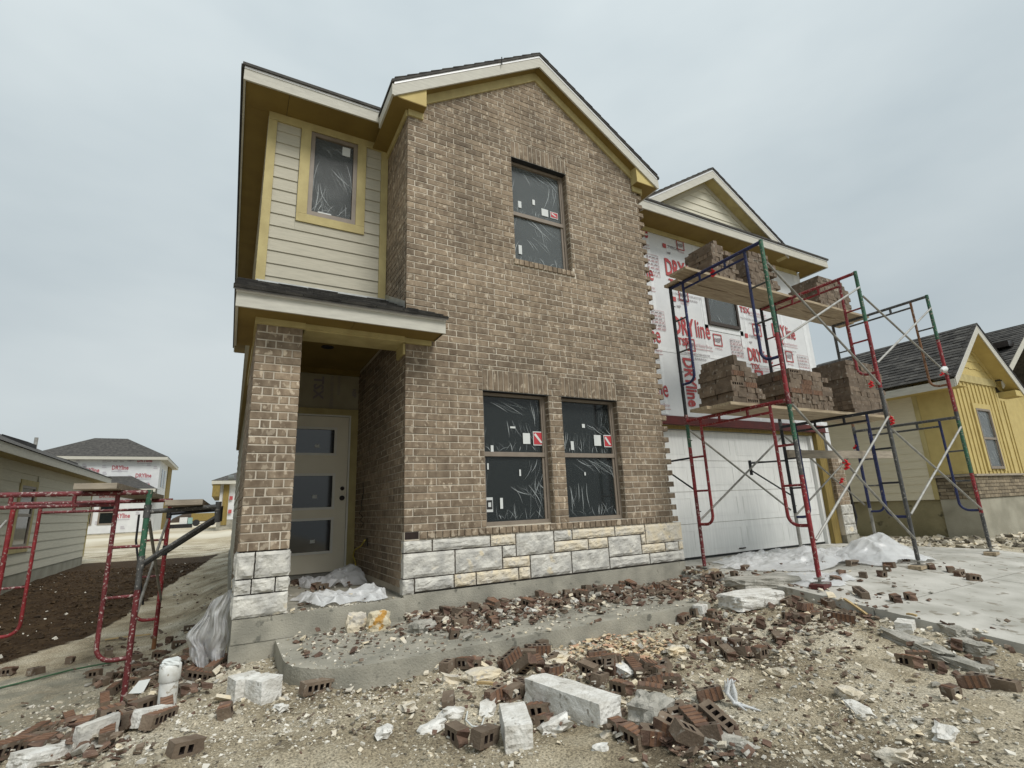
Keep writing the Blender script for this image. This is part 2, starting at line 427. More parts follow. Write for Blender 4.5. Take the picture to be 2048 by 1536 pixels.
for y in gy:
    for x in gx:
        GV.append((x, y, gz(x, y)))
        near = x < 2 and -3 < y < 18
        w = 0.10*mnoise.noise(Vector((x*3, y*3, 1))) if near else 0
        sa.append(1.0 if near and inside((x+w, y+w), SOIL) else 0.0)
        ga.append(1.0 if near and inside((x+w, y-w), GREEN) else 0.0)
nx = len(gx)
GF = [(j*nx+i, j*nx+i+1, (j+1)*nx+i+1, (j+1)*nx+i) for j in range(len(gy)-1) for i in range(nx-1)]
gm = bpy.data.meshes.new('ground')
gm.from_pydata(GV, [], GF)
for nm, arr in (('soil', sa), ('slurry', ga)):
    a = gm.attributes.new(nm, 'FLOAT', 'POINT'); a.data.foreach_set('value', arr)
gm.polygons.foreach_set('use_smooth', [True]*len(GF))
def ground_mat():
    m = bpy.data.materials.new('construction_dirt'); m.use_nodes = True
    t = m.node_tree; b = t.nodes['Principled BSDF']; b.inputs['Roughness'].default_value = 0.95
    b.inputs['Specular IOR Level'].default_value = 0.2
    L = t.links.new
    geo = t.nodes.new('ShaderNodeNewGeometry')
    def nz(scale, detail=5, rough=0.55):
        n = t.nodes.new('ShaderNodeTexNoise'); n.inputs['Scale'].default_value = scale; n.inputs['Detail'].default_value = detail
        n.inputs['Roughness'].default_value = rough
        L(geo.outputs['Position'], n.inputs['Vector']); return n.outputs['Fac']
    def ramp(f, stops):
        r = t.nodes.new('ShaderNodeValToRGB'); e = r.color_ramp.elements
        e[0].position = stops[0][0]; e[0].color = (*stops[0][1], 1); e[1].position = stops[-1][0]; e[1].color = (*stops[-1][1], 1)
        for p, c in stops[1:-1]: k = e.new(p); k.color = (*c, 1)
        L(f, r.inputs[0]); return r.outputs[0]
    def mix(f, a, bb):
        x = t.nodes.new('ShaderNodeMix'); x.data_type = 'RGBA'
        L(f, x.inputs[0]); L(a, x.inputs['A']); L(bb, x.inputs['B']); return x.outputs['Result']
    base = ramp(nz(1.3, 6), [(0.34, (0.165, 0.134, 0.090)), (0.45, (0.34, 0.288, 0.198)), (0.54, (0.45, 0.395, 0.290)), (0.66, (0.58, 0.53, 0.42))])  # wide tone spread paints the shaded relief of the lumps into the dirt
    grit = ramp(nz(85, 6, 0.75), [(0.38, (0.38, 0.38, 0.38)), (0.50, (0.95, 0.95, 0.95)), (0.64, (1.45, 1.45, 1.45))])
    mm = t.nodes.new('ShaderNodeVectorMath'); mm.operation = 'MULTIPLY'
    L(base, mm.inputs[0]); L(grit, mm.inputs[1])
    spk = ramp(nz(42, 2), [(0.60, (0, 0, 0)), (0.66, (1, 1, 1))])
    cw = t.nodes.new('ShaderNodeRGB'); cw.outputs[0].default_value = (0.56, 0.51, 0.40, 1)
    pat = ramp(nz(2.2, 4), [(0.42, (0, 0, 0)), (0.62, (0.9, 0.9, 0.9))])
    sm = t.nodes.new('ShaderNodeMath'); sm.operation = 'MULTIPLY'; L(spk, sm.inputs[0]); L(pat, sm.inputs[1])
    col = mix(sm.outputs[0], mm.outputs[0], cw.outputs[0])
    so = t.nodes.new('ShaderNodeAttribute'); so.attribute_name = 'soil'
    dark = ramp(nz(5, 8, 0.7), [(0.36, (0.030, 0.017, 0.008)), (0.66, (0.072, 0.045, 0.022))])
    col = mix(so.outputs['Fac'], col, dark)
    sl = t.nodes.new('ShaderNodeAttribute'); sl.attribute_name = 'slurry'
    slc = ramp(nz(4, 6), [(0.35, (0.17, 0.17, 0.135)), (0.65, (0.29, 0.285, 0.23))])
    sf = t.nodes.new('ShaderNodeMath'); sf.operation = 'MULTIPLY'; L(sl.outputs['Fac'], sf.inputs[0]); L(ramp(nz(6, 5), [(0.35, (0.15, 0.15, 0.15)), (0.6, (0.75, 0.75, 0.75))]), sf.inputs[1])
    col = mix(sf.outputs[0], col, slc)
    # pale bare field beyond the lots
    sp = t.nodes.new('ShaderNodeSeparateXYZ'); L(geo.outputs['Position'], sp.inputs[0])
    far = ramp(sp.outputs['Y'], [(0.0, (0, 0, 0)), (1.0, (1, 1, 1))])
    mr = t.nodes.new('ShaderNodeMapRange'); mr.inputs['From Min'].default_value = 18; mr.inputs['From Max'].default_value = 30
    L(sp.outputs['Y'], mr.inputs['Value'])
    fc = ramp(nz(0.12, 5), [(0.40, (0.44, 0.37, 0.25)), (0.55, (0.62, 0.57, 0.46))])
    col = mix(mr.outputs[0], col, fc)
    L(col, b.inputs['Base Color'])
    bp = t.nodes.new('ShaderNodeBump'); bp.inputs['Strength'].default_value = 0.9; bp.inputs['Distance'].default_value = 0.02
    L(nz(45, 8, 0.7), bp.inputs['Height']); L(bp.outputs[0], b.inputs['Normal'])
    return m
gm.materials.append(ground_mat())
link('ground', gm, kind='structure')

# driveway: two pours with a sawn joint, sloping to the street
def drive_slab(y0, y1, x0=3.72, x1=8.95):
    mb = MB()
    ys = [y0+(y1-y0)*i/8 for i in range(9)]
    v = []
    for y in ys: v += [(x0, y, drive_z(y)), (x1, y, drive_z(y)), (x1, y, drive_z(y)-0.13), (x0, y, drive_z(y)-0.13)]
    f = [(0, 1, 2, 3)] + [(8*4+3, 8*4+2, 8*4+1, 8*4)]
    for i in range(8):
        for k in range(4): f.append((i*4+k, (i+1)*4+k, (i+1)*4+(k+1) % 4, i*4+(k+1) % 4))
    mb.add(v, f)
    return mb
drv = drive_slab(-2.292, 1.12).build('driveway', DRIVE, kind='structure')
drive_slab(-9.0, -2.308, x1=6.30).build('slab', DRIVE, drv)
drive_slab(-9.0, -2.308, x0=6.312).build('slab', DRIVE, drv)
# walkway with a rounded end
WZ = -0.80
def walk_outline():
    p = [(2.75, -0.02), (2.72, -1.31)]
    for i in range(9):
        a = -math.pi/2 - i*math.pi/2/8
        p.append((-0.62 + 0.50*math.cos(a), -0.81 + 0.50*math.sin(a)))
    return p + [(-1.12, -0.09), (-0.1, -0.02)]
MB().prism([(x, y, WZ-0.15) for x, y in walk_outline()], (0, 0, 0.15)).build('walkway', CONC, kind='structure')

# ================================================================== MAIN HOUSE
house = thing('brick_house', (3.8, 5.0, -0.75), 'two-storey house under construction with brown brick front and unfinished garage wall', 'house')
C = 0.0762
XR = 3.775
WX = [(0.918, 1.811), (2.005, 2.898)]          # lower windows
WH = 20*C
UX, UZ = (1.438, 2.331), (3.295, 4.82)         # upper window
GAX = 1.885                                    # gable axis
SL = 0.651
def gable_line(x, apex): return apex - SL*abs(x-GAX)

BRK = []      # (frame, u0,u1,z0,z1, which)
def course(u0, u1, start, period=0.254, j=0.010):
    out = []; a = start
    while a > u0: a -= period
    while a < u1:
        s, e = max(a, u0), min(a+period-j, u1)
        if e-s > 0.03: out.append((s, e))
        a += period
    return out
def cut(segs, holes):
    for h0, h1 in holes:
        nx_ = []
        for s, e in segs:
            if e <= h0 or s >= h1: nx_.append((s, e)); continue
            if h0-s > 0.03: nx_.append((s, h0-0.004))
            if e-h1 > 0.03: nx_.append((h1+0.004, e))
        segs = nx_
    return segs
# front wall
fw = MB()
def wallbox(x0, x1, z0, z1): fw.box(x0, x1, 0.0055, 0.105, z0, z1)
wallbox(0.006, WX[0][0]-0.003, -0.09, WH+0.254); wallbox(WX[0][1]+0.003, WX[1][0]-0.003, -0.09, WH+0.254); wallbox(WX[1][1]+0.003, XR-0.10, -0.09, WH+0.254)
fw.box(0.006, XR-0.10, 0.009, 0.105, -0.58, -0.09, 1)
fw.box(WX[0][0]-0.003, WX[0][1]+0.003, 0.009, 0.105, -0.09, -0.004); fw.box(WX[1][0]-0.003, WX[1][1]+0.003, 0.009, 0.105, -0.09, -0.004)
for a, b in WX: fw.box(a-0.003, b+0.003, 0.0055, 0.105, WH+0.002, WH+0.254)
wallbox(0.006, XR-0.10, WH+0.254, UZ[0]-0.004); wallbox(0.006, UX[0]-0.003, UZ[0]-0.004, UZ[1]+0.002); wallbox(UX[1]+0.003, XR-0.10, UZ[0]-0.004, UZ[1]+0.002)
fw.prism([(0.006, 0.0055, UZ[1]+0.002), (XR-0.10, 0.0055, UZ[1]+0.002), (XR-0.10, 0.0055, gable_line(XR-0.1, 6.34)), (GAX, 0.0055, 6.34), (0.006, 0.0055, gable_line(0, 6.34))], (0, 0.096, 0))
front_wall = fw.build('brick_wall', [MORTAR, MORTAR_D], house)
for k in range(0, 84):
    z0, z1 = k*C, (k+1)*C-0.009
    odd = k % 2
    xl, xr = 0.0, XR - (0.0 if odd else 0.085)
    if z0 > 4.95:
        lim = (6.36-z1)/SL
        xl, xr = max(xl, GAX-lim), min(xr, GAX+lim)
    if xr-xl < 0.05: continue
    holes = []
    if z0 < WH+0.25: holes += WX
    if z1 > UZ[0]-0.085 and z0 < UZ[1]+0.25:
        if z0 < UZ[0] - 0.005: holes.append((UX[0]-0.03, UX[1]+0.03))
        else: holes.append(UX)
    segs = course(xl, xr, 0.0 if odd else 0.098)
    if not odd and xl == 0: segs = [(0.0, 0.088)] + [q for q in segs if q[0] >= 0.09]
    for a, b in cut(segs, holes): BRK.append(('F', a, b, z0, z1, 0))
for a, b in WX:                                   # soldier courses
    n = 13
    for i in range(n): BRK.append(('F', a+(b-a)*i/n, a+(b-a)*(i+1)/n-0.008, WH+0.006, WH+0.254-0.006, 0))
for a, b in WX:
    for u, w in course(a, b, a+0.1): BRK.append(('F', u, w, WH+0.2575, 24*C-0.009, 0))
for u, w in course(*UX, UX[0]+0.05): BRK.append(('F', u, w, UZ[1]+0.257, 67*C-0.008, 0))
for i in range(13): BRK.append(('F', UX[0]+(UX[1]-UX[0])*i/13, UX[0]+(UX[1]-UX[0])*(i+1)/13-0.008, UZ[1]+0.006, UZ[1]+0.25, 0))
for i in range(13): BRK.append(('S', UX[0]-0.03+(UX[1]-UX[0]+0.06)*i/13, UX[0]-0.03+(UX[1]-UX[0]+0.06)*(i+1)/13-0.008, UZ[0]-0.08, UZ[0]-0.004, 0))
nrow = 46
for i in range(2, nrow): BRK.append(('S', XR*i/nrow-0.0, XR*(i+1)/nrow-0.008, -C, -0.009, 0))
# window jambs (returns of the brick into the openings)
for (a, b), z0, z1 in ((WX[0], 0, WH), (WX[1], 0, WH), (UX, UZ[0], UZ[1])):
    pass
# left return wall (x = 0), porch side below and above the porch roof
sw = MB()
sw.box(0.006, 0.1, 0.10, 2.345, -0.60, 2.26); sw.box(0.006, 0.1, 0.10, 0.90, 2.26, 5.03)
side_wall = sw.build('brick_wall', MORTAR, house)
for k in range(-8, 65):
    z0, z1 = k*C, (k+1)*C-0.009
    ymax = 2.345 if z1 < 2.26 else 0.895
    if z0 < -0.6: continue
    odd = k % 2
    for a, b in course(0.078, ymax, 0.170 if odd else 0.098): BRK.append(('L', a, b, z0, z1, 1))
# right return (toothed corner, hardly seen)
rw = MB().box(XR-0.10, XR-0.03, 0.105, 0.93, -0.58, 5.03).build('brick_wall', MORTAR, house)
# porch column
CX0, CX1, CY0, CY1 = -1.448, -1.048, -0.062, 0.338
cw_ = MB().box(CX0+0.005, CX1-0.005, CY0+0.005, CY1, -0.075, 1.975)
cw_.box(CX0+0.02, CX1-0.02, CY0+0.03, CY1, -0.61, -0.075, 1)
column = cw_.build('brick_column', [MORTAR, MORTAR_D], house)
for k in range(0, 26):
    z0, z1 = k*C, min((k+1)*C-0.010, 1.97)
    odd = k % 2
    W = CX1-CX0
    if odd: sg = [(CX0, CX0+0.080), (CX0+0.092, CX0+0.166), (CX0+0.178, CX1)]
    else: sg = [(CX0, CX0+0.226), (CX0+0.238, CX0+0.312), (CX0+0.324, CX1)]
    if k == 11: sg = [(CX0, CX0+0.15), (CX0+0.16, CX1)]
    for a, b in sg: BRK.append(('C', a, b, z0, z1, 2))
    for a, b in ([(CY0+0.07, CY0+0.2), (CY0+0.21, CY1)] if odd else [(CY0+0.07, CY0+0.31), (CY0+0.32, CY1)]):
        BRK.append(('CL', a, b, z0, z1, 2)); BRK.append(('CR', a, b, z0, z1, 2))
for i in range(5): BRK.append(('C', CX0-0.008+0.0832*i, CX0-0.008+0.0832*(i+1)-0.011, -C, -0.010, 2))
for i in range(5): BRK.append(('CL2', CY0+0.07+0.066*i, CY0+0.07+0.066*(i+1)-0.011, -C, -0.010, 2))
MB().box(CX0+0.008, CX0+0.15, CY1, 2.55, -0.60, 1.975).build('brick_wall', MORTAR, house)
for k in range(-7, 26):
    z0, z1 = k*C, min((k+1)*C-0.010, 1.97)
    for a, b in course(CY1+0.005, 2.54, CY1+(0.13 if k % 2 else 0.0)): BRK.append(('CL', a, b, z0, z1, 2))
# turn the list into meshes
_bm = {}
def brick_mesh(L, H, D=0.072, ch=0.004):
    key = (round(L, 3), round(H, 3), D)
    if key not in _bm:
        l, h = L/2, H/2
        v = [(-l, D, -h), (l, D, -h), (l, D, h), (-l, D, h), (-l, ch, -h), (l, ch, -h), (l, ch, h), (-l, ch, h),
             (-l+ch, 0, -h+ch), (l-ch, 0, -h+ch), (l-ch, 0, h-ch), (-l+ch, 0, h-ch)]
        f = [(0, 1, 5, 4), (1, 2, 6, 5), (2, 3, 7, 6), (3, 0, 4, 7), (4, 5, 9, 8), (5, 6, 10, 9), (6, 7, 11, 10), (7, 4, 8, 11), (8, 9, 10, 11), (3, 2, 1, 0)]
        _bm[key] = (MB().add(v, f).mesh('brick', BRICK), v, f)
    return _bm[key]
RZL = Matrix.Rotation(-math.pi/2, 3, 'Z'); RZR = Matrix.Rotation(math.pi/2, 3, 'Z'); RI = Matrix.Identity(3)
def brick_place(b):
    kind, a, c, z0, z1, own = b
    u, z, j = (a+c)/2, (z0+z1)/2, rng.uniform(-0.0025, 0.0015)
    if kind == 'F': return (u, j, z), RI
    if kind == 'S': return (u, j-0.014, z), RI
    if kind == 'L': return (j, u, z), RZL
    if kind == 'C': return (u, CY0+j, z), RI
    if kind == 'CL': return (CX0+j, u, z), RZL
    if kind == 'CL2': return (CX0-0.008+j, u, z), RZL
    return (CX1+j, u, z), RZR
bl = []
for b in BRK:
    p, Rm = brick_place(b)
    d = math.dist(p, CAM)
    nrm = Rm @ Vector((0, -1, 0))
    ca = nrm.dot(Vector(CAM)-Vector(p))/d
    bl.append((-(b[2]-b[1])*(b[4]-b[3])*max(ca, 0.0)/d**2, p, Rm, b))
bl.sort(key=lambda q: q[0])
owners = [front_wall, side_wall, column]
for q in bl[:300]:
    me = brick_mesh(q[3][2]-q[3][1], q[3][4]-q[3][3])[0]
    link('brick', me, owners[q[3][5]], loc=q[1], rot=q[2])
def joined(items, name, mats, parent, **kw):
    """items: (verts, faces, loc, R) -> one mesh with a per-piece random attribute"""
    V, F, RN = [], [], []
    for v, f, p, Rm, *mi in items:
        o = len(V); Mn = np.array(Rm)
        V.extend((np.asarray(v, float) @ Mn.T + np.asarray(p)).tolist())
        F.extend([tuple(i+o for i in q) for q in f]); r_ = rng.random(); RN.extend([r_]*len(v))
    me = bpy.data.meshes.new(name); me.from_pydata(V, [], F)
    a = me.attributes.new('rnd', 'FLOAT', 'POINT'); a.data.foreach_set('value', RN)
    for m_ in (mats if isinstance(mats, list) else [mats]): me.materials.append(m_)
    me.polygons.foreach_set('use_smooth', [False]*len(F)); me.update()
    return link(name, me, parent, **kw)
for w_, ow in enumerate(owners):
    it = [(*brick_mesh(q[3][2]-q[3][1], q[3][4]-q[3][3])[1:], q[1], q[2]) for q in bl[300:] if q[3][5] == w_]
    if it: joined(it, 'brick_courses', BRICK, ow, kind='stuff')

# limestone base: one mesh per stone with a rough split face
def stone_mesh(w, h, d, m, seed, amp=0.012, n=13, k=8):
    mb = MB(); v = []
    for j in range(k+1):
        for i in range(n+1):
            x, z = -w/2 + w*i/n, -h/2 + h*j/k
            e = min(i, n-i)/n*w; e2 = min(j, k-j)/k*h
            bulge = -0.016*min(1, min(e, e2)/0.022)
            edge = i in (0, n) or j in (0, k)
            y = bulge + (0 if edge else amp*1.5*mnoise.noise(Vector((x*9+seed*3, z*9+x*4, seed))) + amp*.8*(0.4-abs(mnoise.noise(Vector((x*16+z*9, z*20, seed+9))))) + 0.006*mnoise.noise(Vector((x*40, z*40, seed))))
            jx = 0.004*mnoise.noise(Vector((seed, j*0.9, i))) if i in (0, n) else 0
            jz = 0.004*mnoise.noise(Vector((i*0.9, seed, j))) if j in (0, k) else 0
            v.append((x+jx, y, z+jz))
    f = [(j*(n+1)+i, j*(n+1)+i+1, (j+1)*(n+1)+i+1, (j+1)*(n+1)+i) for j in range(k) for i in range(n)]
    mb.add(v, f)
    rim = [i for i in range(n+1)] + [(j*(n+1)+n) for j in range(1, k+1)] + [k*(n+1)+i for i in range(n-1, -1, -1)] + [j*(n+1) for j in range(k-1, 0, -1)]
    o = len(mb.v); R_ = len(rim)
    mb.v += [(mb.v[i][0], d, mb.v[i][2]) for i in rim]
    for i in range(R_): mb.f.append((rim[(i+1) % R_], rim[i], o+i, o+(i+1) % R_)); mb.m.append(0); mb.sm.append(False)
    return mb.mesh('stone', m)
ST = [(0, .288, 1, 2, 0), (.305, .948, 1, 2, 0), (.963, 1.26, 1, 2, 1), (1.275, 1.762, 1, 3, 0), (1.778, 2.02, 1, 2, 0), (2.036, 2.664, 1, 2, 1), (2.68, 3.16, 1, 2, 1),
      (3.176, 3.815, 1, 3, 1), (0, .535, 2, 4, 0), (.551, 1.086, 2, 4, 0), (1.102, 1.26, 2, 3, 0), (1.102, 1.432, 3, 4, 1), (1.778, 2.247, 2, 3, 1), (2.263, 2.546, 2, 3, 1),
      (2.562, 3.076, 2, 4, 0), (3.092, 3.16, 2, 3, 1), (3.092, 3.482, 3, 4, 1), (3.498, 3.722, 3, 4, 0), (3.738, 3.81, 3, 4, 1), (1.448, 1.99, 3, 5, 0), (2.006, 2.546, 3, 5, 0),
      (2.562, 3.196, 4, 5, 0), (3.212, 3.81, 4, 5, 0), (-.008, .104, 4, 5, 0), (.12, .522, 4, 5, 0), (.538, .77, 4, 5, 1), (.786, 1.28, 4, 5, 1), (1.296, 1.432, 4, 5, 1)]
ZB = [None, -0.086, -0.205, -0.330, -0.445, -0.575]
for i, (a, b, r0, r1, cm) in enumerate(ST):
    zt, zb = ZB[r0]-0.006, ZB[r1]+0.006
    if r0 == 4 and a < .05: zb -= 0.02
    link('stone', stone_mesh(b-a, zt-zb, 0.09, LIMEC if cm else LIME, i+1), front_wall, loc=((a+b)/2, -0.002, (zt+zb)/2))
for i, (a, b, z0, z1) in enumerate([(-1.456, -1.322, -.297, -.088), (-1.311, -1.042, -.297, -.088), (-1.456, -1.336, -.42, -.308), (-1.326, -1.152, -.42, -.308), (-1.141, -1.042, -.42, -.308), (-1.456, -1.042, -.605, -.431)]):
    link('stone', stone_mesh(b-a, z1-z0, 0.03, LIME, i+40, amp=0.014), column, loc=((a+b)/2, CY0-0.006, (z0+z1)/2))
for i, (a, b, z0, z1) in enumerate([(-.05, .33, -.297, -.088), (-.05, .15, -.42, -.308), (.16, .33, -.42, -.308), (-.05, .33, -.605, -.431)]):
    link('stone', stone_mesh(b-a, z1-z0, 0.02, LIME, i+60), column, loc=(CX0-0.004, (a+b)/2, (z0+z1)/2), rot=RZL)
    link('stone', stone_mesh(b-a, z1-z0, 0.02, LIME, i+70), column, loc=(CX1+0.004, (a+b)/2, (z0+z1)/2), rot=RZR)
# dark block painted in as the shadow gap left of the sill course
bxp('painted_shadow_gap', CORE, front_wall, 0.012, 0.155, 0.003, 0.012, -0.074, -0.004)

# foundation and porch slab
fd = MB()
fd.box(0.0, 3.80, -0.012, 0.9, -1.15, -0.590)
fd.box(-1.452, 0.0, -0.072, 2.4, -0.80, -0.612)
fd.box(-1.458, -1.10, -0.066, 2.4, -0.992, -0.803)
fd.box(-1.454, -1.10, -0.074, 2.4, -1.45, -0.995)
fd.box(-1.455, -1.11, 2.41, 11.2, -1.45, -0.62)
fd.box(3.80, 9.46, 1.13, 11.2, -1.2, -0.745)
fd.box(9.06, 9.50, 0.78, 1.12, -1.0, -0.60)
fd.build('foundation', CONC, house)

# ---- windows
rc = random.Random(17)
def creases(parent, x0, x1, spans, y, seed):
    """wrinkles of the protective film: thin curved ribbons gathered in fans"""
    W = x1-x0
    for a, b in spans:
        mb = MB(); H = b-a
        fans = [(rc.choice(('left', 'right', 'top', 'mid')), rc.randint(7, 12)) for _ in range(3)] + [('bottom', rc.randint(10, 20)), ('edge', 6)]
        for side, n in fans:
            if side == 'left': cx, cz, ang, L = x0+.05*W, a+H*rc.uniform(.3, .8), rc.uniform(-1.75, -1.35), H*.6
            elif side == 'right': cx, cz, ang, L = x1-.25*W, a+H*rc.uniform(.6, .95), rc.uniform(-1.8, -1.3), H*.6
            elif side == 'top': cx, cz, ang, L = x0+W*rc.uniform(.1, .5), b-.06*H, rc.uniform(-.9, -.2), W*.6
            elif side == 'mid': cx, cz, ang, L = x0+W*rc.uniform(.2, .5), a+H*rc.uniform(.5, .8), rc.uniform(-1.3, -.7), H*.45
            else: cx, cz, ang, L = x0+.1*W, a+.02*H, 1.2, H*.22
            for i in range(n):
                if side == 'bottom': px, pz, an, ll = x0+W*rc.uniform(.03, .97), a+rc.uniform(.0, .04)*H, rc.uniform(.7, 2.4), L*rc.uniform(.3, 1.2)
                elif side == 'edge': px, pz, an, ll = (x0+.02*W if i % 2 else x1-.02*W), a+H*rc.uniform(.0, .4), 1.57+rc.uniform(-.04, .04), H*rc.uniform(.3, .6)
                else: px, pz, an, ll = cx+i*W*.045+rc.uniform(-.01, .01), cz+rc.uniform(-.06, .06)*H, ang+rc.uniform(-.18, .18), L*rc.uniform(.35, 1.0)
                curv = rc.uniform(-.9, .9); w0 = rc.uniform(.0010, .0048); K_ = 9; v = []
                for k in range(K_+1):
                    t = k/K_; wd = w0*math.sin(math.pi*min(1, t*1.05+.02))+.0004
                    nx_, nz_ = -math.sin(an), math.cos(an)
                    v += [(min(max(px+nx_*wd, x0+.002), x1-.002), y, min(max(pz+nz_*wd, a+.002), b-.002)), (min(max(px-nx_*wd, x0+.002), x1-.002), y, min(max(pz-nz_*wd, a+.002), b-.002))]
                    px += math.cos(an)*ll/K_; pz += math.sin(an)*ll/K_; an += curv/K_+rc.uniform(-.06, .06)
                mb.add(v, [(2*k, 2*k+1, 2*k+3, 2*k+2) for k in range(K_)], rc.choice((0, 1, 1)))
        mb.build('film_creases', [CREASE, CREASEL], parent, kind='stuff')
def window(parent, x0, x1, z0, z1, yf, rail=None, film=FILM, stickers=(), fw_=0.035, m=WFRAME, glass=GLASS, dep=0.05):
    fr = MB()
    fr.box(x0, x0+fw_, yf, yf+dep, z0, z1); fr.box(x1-fw_, x1, yf, yf+dep, z0, z1)
    fr.box(x0+fw_, x1-fw_, yf, yf+dep, z1-fw_, z1); fr.box(x0+fw_, x1-fw_, yf, yf+dep, z0, z0+fw_+0.01)
    if rail: fr.box(x0+fw_, x1-fw_, yf+0.006, yf+dep, rail-0.026, rail+0.026)
    # sash stiles
    if rail:
        fr.box(x1-fw_-0.03, x1-fw_, yf+0.02, yf+dep, z0+fw_+0.01, rail-0.026); fr.box(x0+fw_, x0+fw_+0.022, yf+0.02, yf+dep, z0+fw_+0.01, rail-0.026)
        fr.box(x1-fw_-0.02, x1-fw_, yf+0.012, yf+dep, rail+0.026, z1-fw_); fr.box(x0+fw_, x0+fw_+0.014, yf+0.012, yf+dep, rail+0.026, z1-fw_)
    w = fr.build('window', m, parent)
    spans = [(z0+fw_+0.01, z1-fw_)] if not rail else [(rail+0.026, z1-fw_), (z0+fw_+0.01, rail-0.026)]
    for i, (a, b) in enumerate(spans):
        bxp('pane', glass, w, x0+fw_, x1-fw_, yf+dep-0.012, yf+dep-0.006, a, b)
        if film:
            mb = MB(); nx_, nz_ = 14, 16; v = []
            for jj in range(nz_+1):
                for ii in range(nx_+1):
                    xx = x0+fw_+0.004+(x1-x0-2*fw_-0.008)*ii/nx_; zz = a+0.004+(b-a-0.008)*jj/nz_
                    v.append((xx, yf+dep-0.018+0.004*mnoise.noise(Vector((xx*12, i+z0, zz*6))), zz))
            mb.add(v, [(r*(nx_+1)+c_, r*(nx_+1)+c_+1, (r+1)*(nx_+1)+c_+1, (r+1)*(nx_+1)+c_) for r in range(nz_) for c_ in range(nx_)], 0, True)
            mb.build('protective_film', film, w)
    if film: creases(w, x0+fw_, x1-fw_, spans, yf+dep-0.0225, len(stickers))
    for (u, v_, sw_, sh, kind) in stickers:
        xx, zz = x0+(x1-x0)*u, z0+(z1-z0)*v_
        sb = MB().box(xx, xx+sw_, yf+dep-0.026, yf+dep-0.0235, zz, zz+sh)
        mats = [PAPER]
        if kind == 'red':
            y_ = yf+dep-0.0285
            sb.quad((xx+.008, y_, zz+.012), (xx+sw_-.008, y_, zz+.012), (xx+sw_-.008, y_, zz+sh-.012), (xx+.008, y_, zz+sh-.012), 1)
            y_ -= 0.002
            sb.quad((xx+.012, y_, zz+sh-.04), (xx+sw_-.05, y_, zz+.03), (xx+sw_-.018, y_, zz+.03), (xx+.035, y_, zz+sh-.02), 0)
            mats = [PAPER, STRED]
        elif kind == 'bw':
            sb.box(xx+.008, xx+sw_-.008, yf+dep-0.0285, yf+dep-0.0262, zz+.03, zz+sh-.03, 1)
            sb.box(xx+.025, xx+sw_-.025, yf+dep-0.031, yf+dep-0.0287, zz+.055, zz+sh-.055, 0)
            mats = [PAPER, BLACK]
        sb.build('sticker', mats, w)
    return w
YW = 0.095
window(house, WX[0][0]+.002, WX[0][1]-.002, 0.002, WH-.002, YW, rail=0.80, stickers=[(.80, .60, .15, .17, 'red'), (.64, .61, .10, .13, ''), (.45, .73, .07, .022, ''), (.15, .52, .035, .11, ''),
       (.06, .10, .085, .16, 'bw'), (.26, .12, .035, .12, ''), (.56, .36, .022, .075, ''), (.09, .41, .02, .07, '')])
window(house, WX[1][0]+.002, WX[1][1]-.002, 0.002, WH-.002, YW, rail=0.80, stickers=[(.80, .60, .13, .16, 'red'), (.62, .61, .11, .14, ''), (.20, .57, .045, .11, ''), (.42, .76, .045, .05, ''), (.40, .36, .02, .04, '')])
window(house, UX[0]+.002, UX[1]-.002, UZ[0]+.002, UZ[1]-.002, YW, rail=4.03, film=FILM2, stickers=[(.16, .56, .05, .10, ''), (.42, .63, .04, .08, ''), (.58, .545, .11, .11, ''), (.74, .545, .13, .10, 'red'), (.13, .10, .05, .13, '')])

# jamb bricks inside the openings (their sides show in the reveals)
jb = []
for (a, b), z0, z1 in ((WX[0], 0, WH), (WX[1], 0, WH), (UX, UZ[0], UZ[1])):
    n = int(round((z1-z0)/C))
    for k in range(n):
        h = C-0.009
        zc = z0+k*C+h/2
        v, f = brick_mesh(0.085, h, 0.03)[1:]
        jb.append((v, f, (b-0.002+0.002*(k % 2), 0.052, zc), RZL)); jb.append((v, f, (a+0.002-0.002*(k % 2), 0.052, zc), RZR))
joined(jb, 'jamb_bricks', BRICK, front_wall, kind='stuff')
for a, b in WX: bxp('lintel', BLACK, front_wall, a-0.05, b+0.05, 0.004, 0.09, WH-0.006, WH+0.001)
bxp('lintel', BLACK, front_wall, UX[0]-0.05, UX[1]+0.05, 0.004, 0.09, UZ[1]-0.006, UZ[1]+0.001)
# ---- lap siding helper: boards on a wall whose outward normal is -Y ('y') or -X ('x')
def siding(parent, axis_, plane, u0, u1, z0, z1, expo, m, holes=(), name='siding_board'):
    z = z0
    while z < z1-0.01:
        zt = min(z+expo, z1)
        segs = [(u0, u1)]; extra = []
        for h0, h1, hz0, hz1 in holes:
            if zt > hz0+0.005 and z < hz1-0.005:
                segs = cut(segs, [(h0, h1)])
                if z < hz0: extra.append((h0, h1, z, hz0))
        for a, b, zl, zh in extra:
            MB().box(a-.003, b+.003, plane-.020, plane+.004, zl, zh).build(name, m, parent)
        for a, b in segs:
            t0, t1 = 0.020, 0.008
            if axis_ == 'y':
                pts = [(a, plane-t0, z), (a, plane-t1, zt), (a, plane+0.006, zt), (a, plane+0.006, z)]
                MB().prism(pts, (b-a, 0, 0)).build(name, m, parent)
            else:
                pts = [(plane-t0, a, z), (plane+0.006, a, z), (plane+0.006, a, zt), (plane-t1, a, zt)]
                MB().prism(pts, (0, b-a, 0)).build(name, m, parent)
        z += expo

